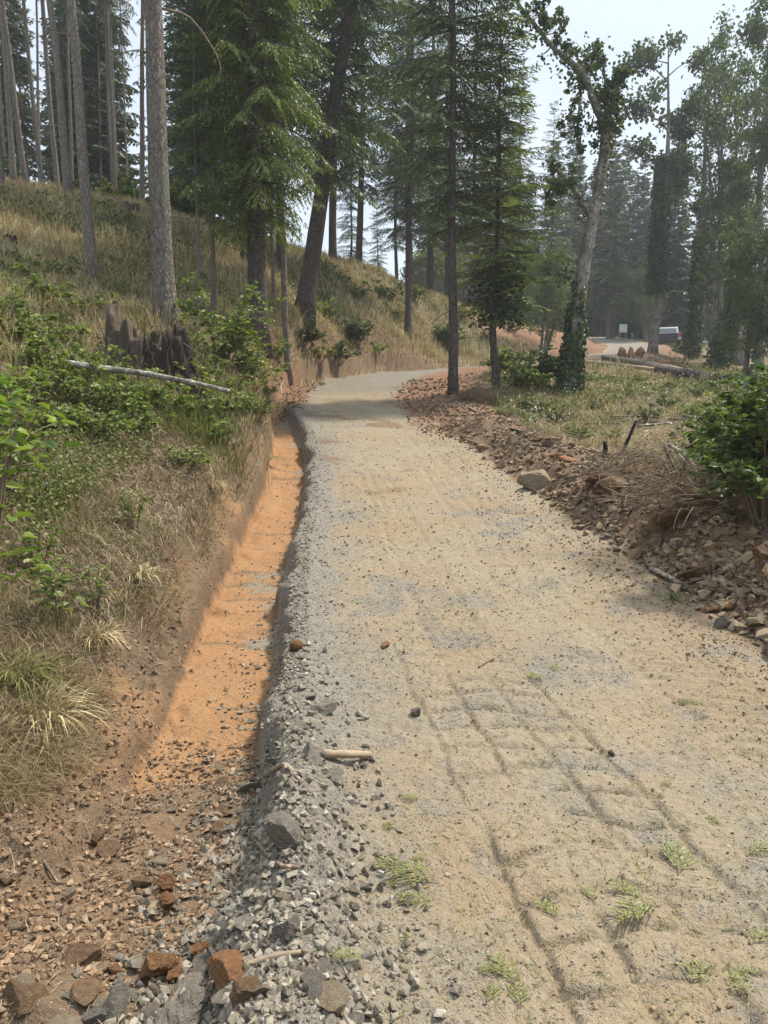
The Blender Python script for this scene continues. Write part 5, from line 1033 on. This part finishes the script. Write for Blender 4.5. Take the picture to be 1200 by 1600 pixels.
def boxm(name, lo, hi, bev, mat, par):
    mb = MB(); box(mb, lo, hi, bev); return part(name, mb.mesh(name, M[mat]), par)
boxm('panel', (-.33, -.02, .75), (.33, .02, 1.4), .01, 'sign_face', o); boxm('post', (-.3, .021, -.1), (-.24, .07, 1.3), .005, 'post', o); boxm('post', (.24, .021, -.1), (.3, .07, 1.3), .005, 'post', o)
# pickup seen from behind
M['silver'] = plain('silver_paint', (.52, .53, .54), .35, .3, .03); M['black_trim'] = plain('black_trim', (.02, .02, .022), .5, 0, .1); M['dark_paint'] = plain('dark_tailgate', (.035, .036, .04), .45)
t_ = NT('car_glass'); M['glass'] = t_.pbr((.16, .19, .20), .08, None, .6); M['rubber'] = plain('rubber', (.025, .025, .025), .9); M['lamp_red'] = plain('tail_lamp', (.35, .03, .025), .3)
p = stand(1043, 57); tk = thing('pickup', 'silver pickup with dark tailgate parked beyond the track, seen from behind through trees', 'pickup', tuple(p), (0, 0, -.32))
mb = MB()
def prism(mb, pr, x0, x1, inset=0.0):
    pr = np.array(pr, float); n = len(pr); w0 = np.array([x0 + (inset if q[1] > 1.15 else 0) for q in pr]); w1 = np.array([x1 - (inset if q[1] > 1.15 else 0) for q in pr])
    V = np.vstack([np.c_[w0, pr], np.c_[w1, pr]]); Q = [(i, (i + 1) % n, n + (i + 1) % n, n + i) for i in range(n)]; T = [(0, i, i + 1) for i in range(1, n - 1)] + [(n, n + i + 1, n + i) for i in range(1, n - 1)]; mb.add(V, Q, T)
prism(mb, [(0, .55), (0, 1.12), (1.75, 1.14), (3.9, 1.10), (5.1, 1.0), (5.2, .55)], -.93, .93); part('body', mb.mesh('body', M['silver']), tk)
mb = MB(); prism(mb, [(1.75, 1.143), (1.95, 1.72), (2.15, 1.80), (3.0, 1.79), (3.2, 1.72), (3.9, 1.143)], -.86, .86, .10); part('cab', mb.mesh('cab', M['silver']), tk)
mb = MB(); V = [(-.70, 1.80, 1.21), (.70, 1.80, 1.21), (.64, 1.93, 1.66), (-.64, 1.93, 1.66)]; V = np.array(V) + np.array([0, -.035, 0]); V = np.vstack([V, V + [0, .03, 0]]); mb.add(V, [(0, 1, 2, 3), (4, 7, 6, 5), (0, 4, 5, 1), (1, 5, 6, 2), (2, 6, 7, 3), (3, 7, 4, 0)]); part('rear_window', mb.mesh('rear_window', M['glass']), tk)
for s in (-1, 1):
    mb = MB(); V = np.array([(s * .868, 2.05, 1.2), (s * .868, 3.6, 1.2), (s * .80, 3.1, 1.66), (s * .80, 2.15, 1.66)]); V = np.vstack([V, V + [s * .012, 0, 0]]); mb.add(V, [(0, 1, 2, 3), (4, 7, 6, 5), (0, 4, 5, 1), (1, 5, 6, 2), (2, 6, 7, 3), (3, 7, 4, 0)]); part('side_window', mb.mesh('side_window', M['glass']), tk)
    boxm('tail_lamp', (s * .84 - .085, -.03, .80), (s * .84 + .085, .0, 1.08), .01, 'lamp_red', tk); boxm('mirror', (s * 1.03 - .09, 3.35, 1.15), (s * 1.03 + .09, 3.45, 1.4), .02, 'black_trim', tk)
    for yw in (1.05, 4.3):
        w = thing('wheel', None, None, (s * .82, yw, .37)); w.parent = tk; mb = MB(); tube(mb, np.array([[-.13, 0, 0], [-.10, 0, 0], [.10, 0, 0], [.13, 0, 0]]), [.32, .37, .37, .32], 24); part('tyre', mb.mesh('tyre', M['rubber'], True), w); mb = MB(); tube(mb, np.array([[-.135, 0, 0], [.135, 0, 0]]), [.21, .21], 18); part('rim', mb.mesh('rim', M['silver']), w)
boxm('tailgate', (-.72, -.03, .62), (.72, -.002, 1.09), .01, 'dark_paint', tk); boxm('bumper', (-.92, -.14, .42), (.92, -.02, .60), .03, 'black_trim', tk); boxm('roof_rail', (-.62, 2.1, 1.803), (.62, 2.16, 1.85), .01, 'black_trim', tk)
# green conifer sprigs dropped on the track
def sprig(seed, Ln, nb):
    g = np.random.default_rng(seed); mb = MB(); u = np.linspace(0, 1, 10); ax = np.stack([Ln * u, .10 * Ln * np.sin(u * 3 + g.uniform(0, 6)), .014 + .02 * np.sin(u * 3.1)], -1); tube(mb, ax, np.linspace(.0022, .001, 10), 4, 1, cap=False)
    P, D, l = [], [], []
    for k in range(nb):
        f = .12 + .86 * k / nb; b = np.array([np.interp(f, u, ax[:, i]) for i in range(3)])
        for s in (-1, 1):
            an = s * g.uniform(.55, .95); bl = Ln * .42 * (1.05 - f) * g.uniform(.6, 1.1) + .015; d = np.array([math.cos(an), math.sin(an), g.uniform(-.05, .25)])
            for q in np.arange(0, bl, .009): P.append(b + d * q); D.append(unit(d + np.array([0, 0, .1]) + rdir(g, 1)[0] * .25)); l.append(.024 * g.uniform(.7, 1.2))
    P, D = np.array(P), np.array(D); n = len(P); needles(mb, P, D, unit(np.cross(D, rdir(g, n) * .6 + np.array([0, 0, 1.]))), np.array(l), .0065, np.clip(.5 + g.normal(size=n) * .25, 0, 1)); return mb.mesh('fir_sprig', [M['cedar'], M['twig']])
SPRIGS = [sprig(400 + k, .15 + .03 * k, 11 + k) for k in range(3)]
spots = [(690, 1372, 1.5, 2.9), (680, 1402, .8, 3.3), (1020, 1392, 1.0, 1.9), (1052, 1368, 1.4, 1.2), (1040, 1420, 1.4, 3.4), (1000, 1410, .9, 2.2), (870, 1440, .8, 2.0), (800, 1545, .9, 1.8), (805, 1580, .8, 1.4), (520, 1485, .8, 3.0), (510, 1500, .6, .2), (1085, 1540, .9, 1.0), (1140, 1530, .8, .3), (1180, 1480, .7, .8), (855, 1065, 1.2, 2.4), (850, 1085, .9, 3.0), (860, 1050, .8, 1), (1160, 1335, .9, .4), (1130, 1290, .6, 2.2), (600, 1300, .6, 1), (550, 1300, .7, 2), (655, 1250, .5, 3), (925, 1412, .6, 1.6), (995, 1240, .6, 2), (1110, 1105, 1.0, 3), (765, 1570, .6, 1.2), (985, 1535, .7, 3), (740, 1520, .5, 0), (640, 1345, .5, .3), (890, 1160, .5, 1), (1050, 1230, .5, 2), (470, 1550, .5, 2.5), (605, 1390, .4, 1), (1180, 1560, .8, 2)]
for px, py, s, a in spots:
    p = on(px, py, 1.5); single('fir_sprig', SPRIGS[rng.integers(3)], 'yellow green conifer sprig dropped on the dirt track', 'sprig', (p[0], p[1], p[2] + .004), (rng.uniform(-.08, .08), rng.uniform(-.05, .05), a), (s * .75, s * .75, s * .3), 'conifer sprigs on the track')
litter('needle_litter', 2600, 1.7, 9, lambda x, y, q: (q['dL'] < -.3) & (q['dR'] < 0) & (fbm(x * 1.6, y * 1.6, 150, 3) > .5), (.01, .05), 'cedar', 'bits of green needles strewn over the track', .0011, .006)
# pale seed heads on the cleared ground
P = scatter(420, 12, 24, lambda x, y, q: right_low(x, y, q) & (fbm(x * .6, y * .6, 160, 2) > .52)); P[:, 2] += rng.uniform(.12, .4, len(P)); mb = MB(); n = len(P)
leaves(mb, P, rdir(rng, n), rdir(rng, n), .05 * rng.uniform(.5, 1, n), .05, rng.random(n)); o = bpy.data.objects.new('seed_heads', mb.mesh('seed_heads', M['blossom'])); col.objects.link(o); tag(o, 'pale fluffy seed heads over the weeds in front of the old maple', 'weeds', None, 'stuff')
# ---------------------------------------------------------------- hazy air
mb = MB(); box(mb, (-190, -12, -12), (190, 330, 62)); t = NT('hazy_air')
v = t.n('ShaderNodeVolumePrincipled', {'Color': (.86, .92, 1.0, 1), 'Density': HAZE, 'Anisotropy': .35}); t.t.links.new(v.outputs[0], t.out.inputs['Volume'])
o = bpy.data.objects.new('haze', mb.mesh('haze', t.m)); col.objects.link(o); tag(o, 'thin pale haze hanging over the whole slope', 'haze', None, 'stuff')
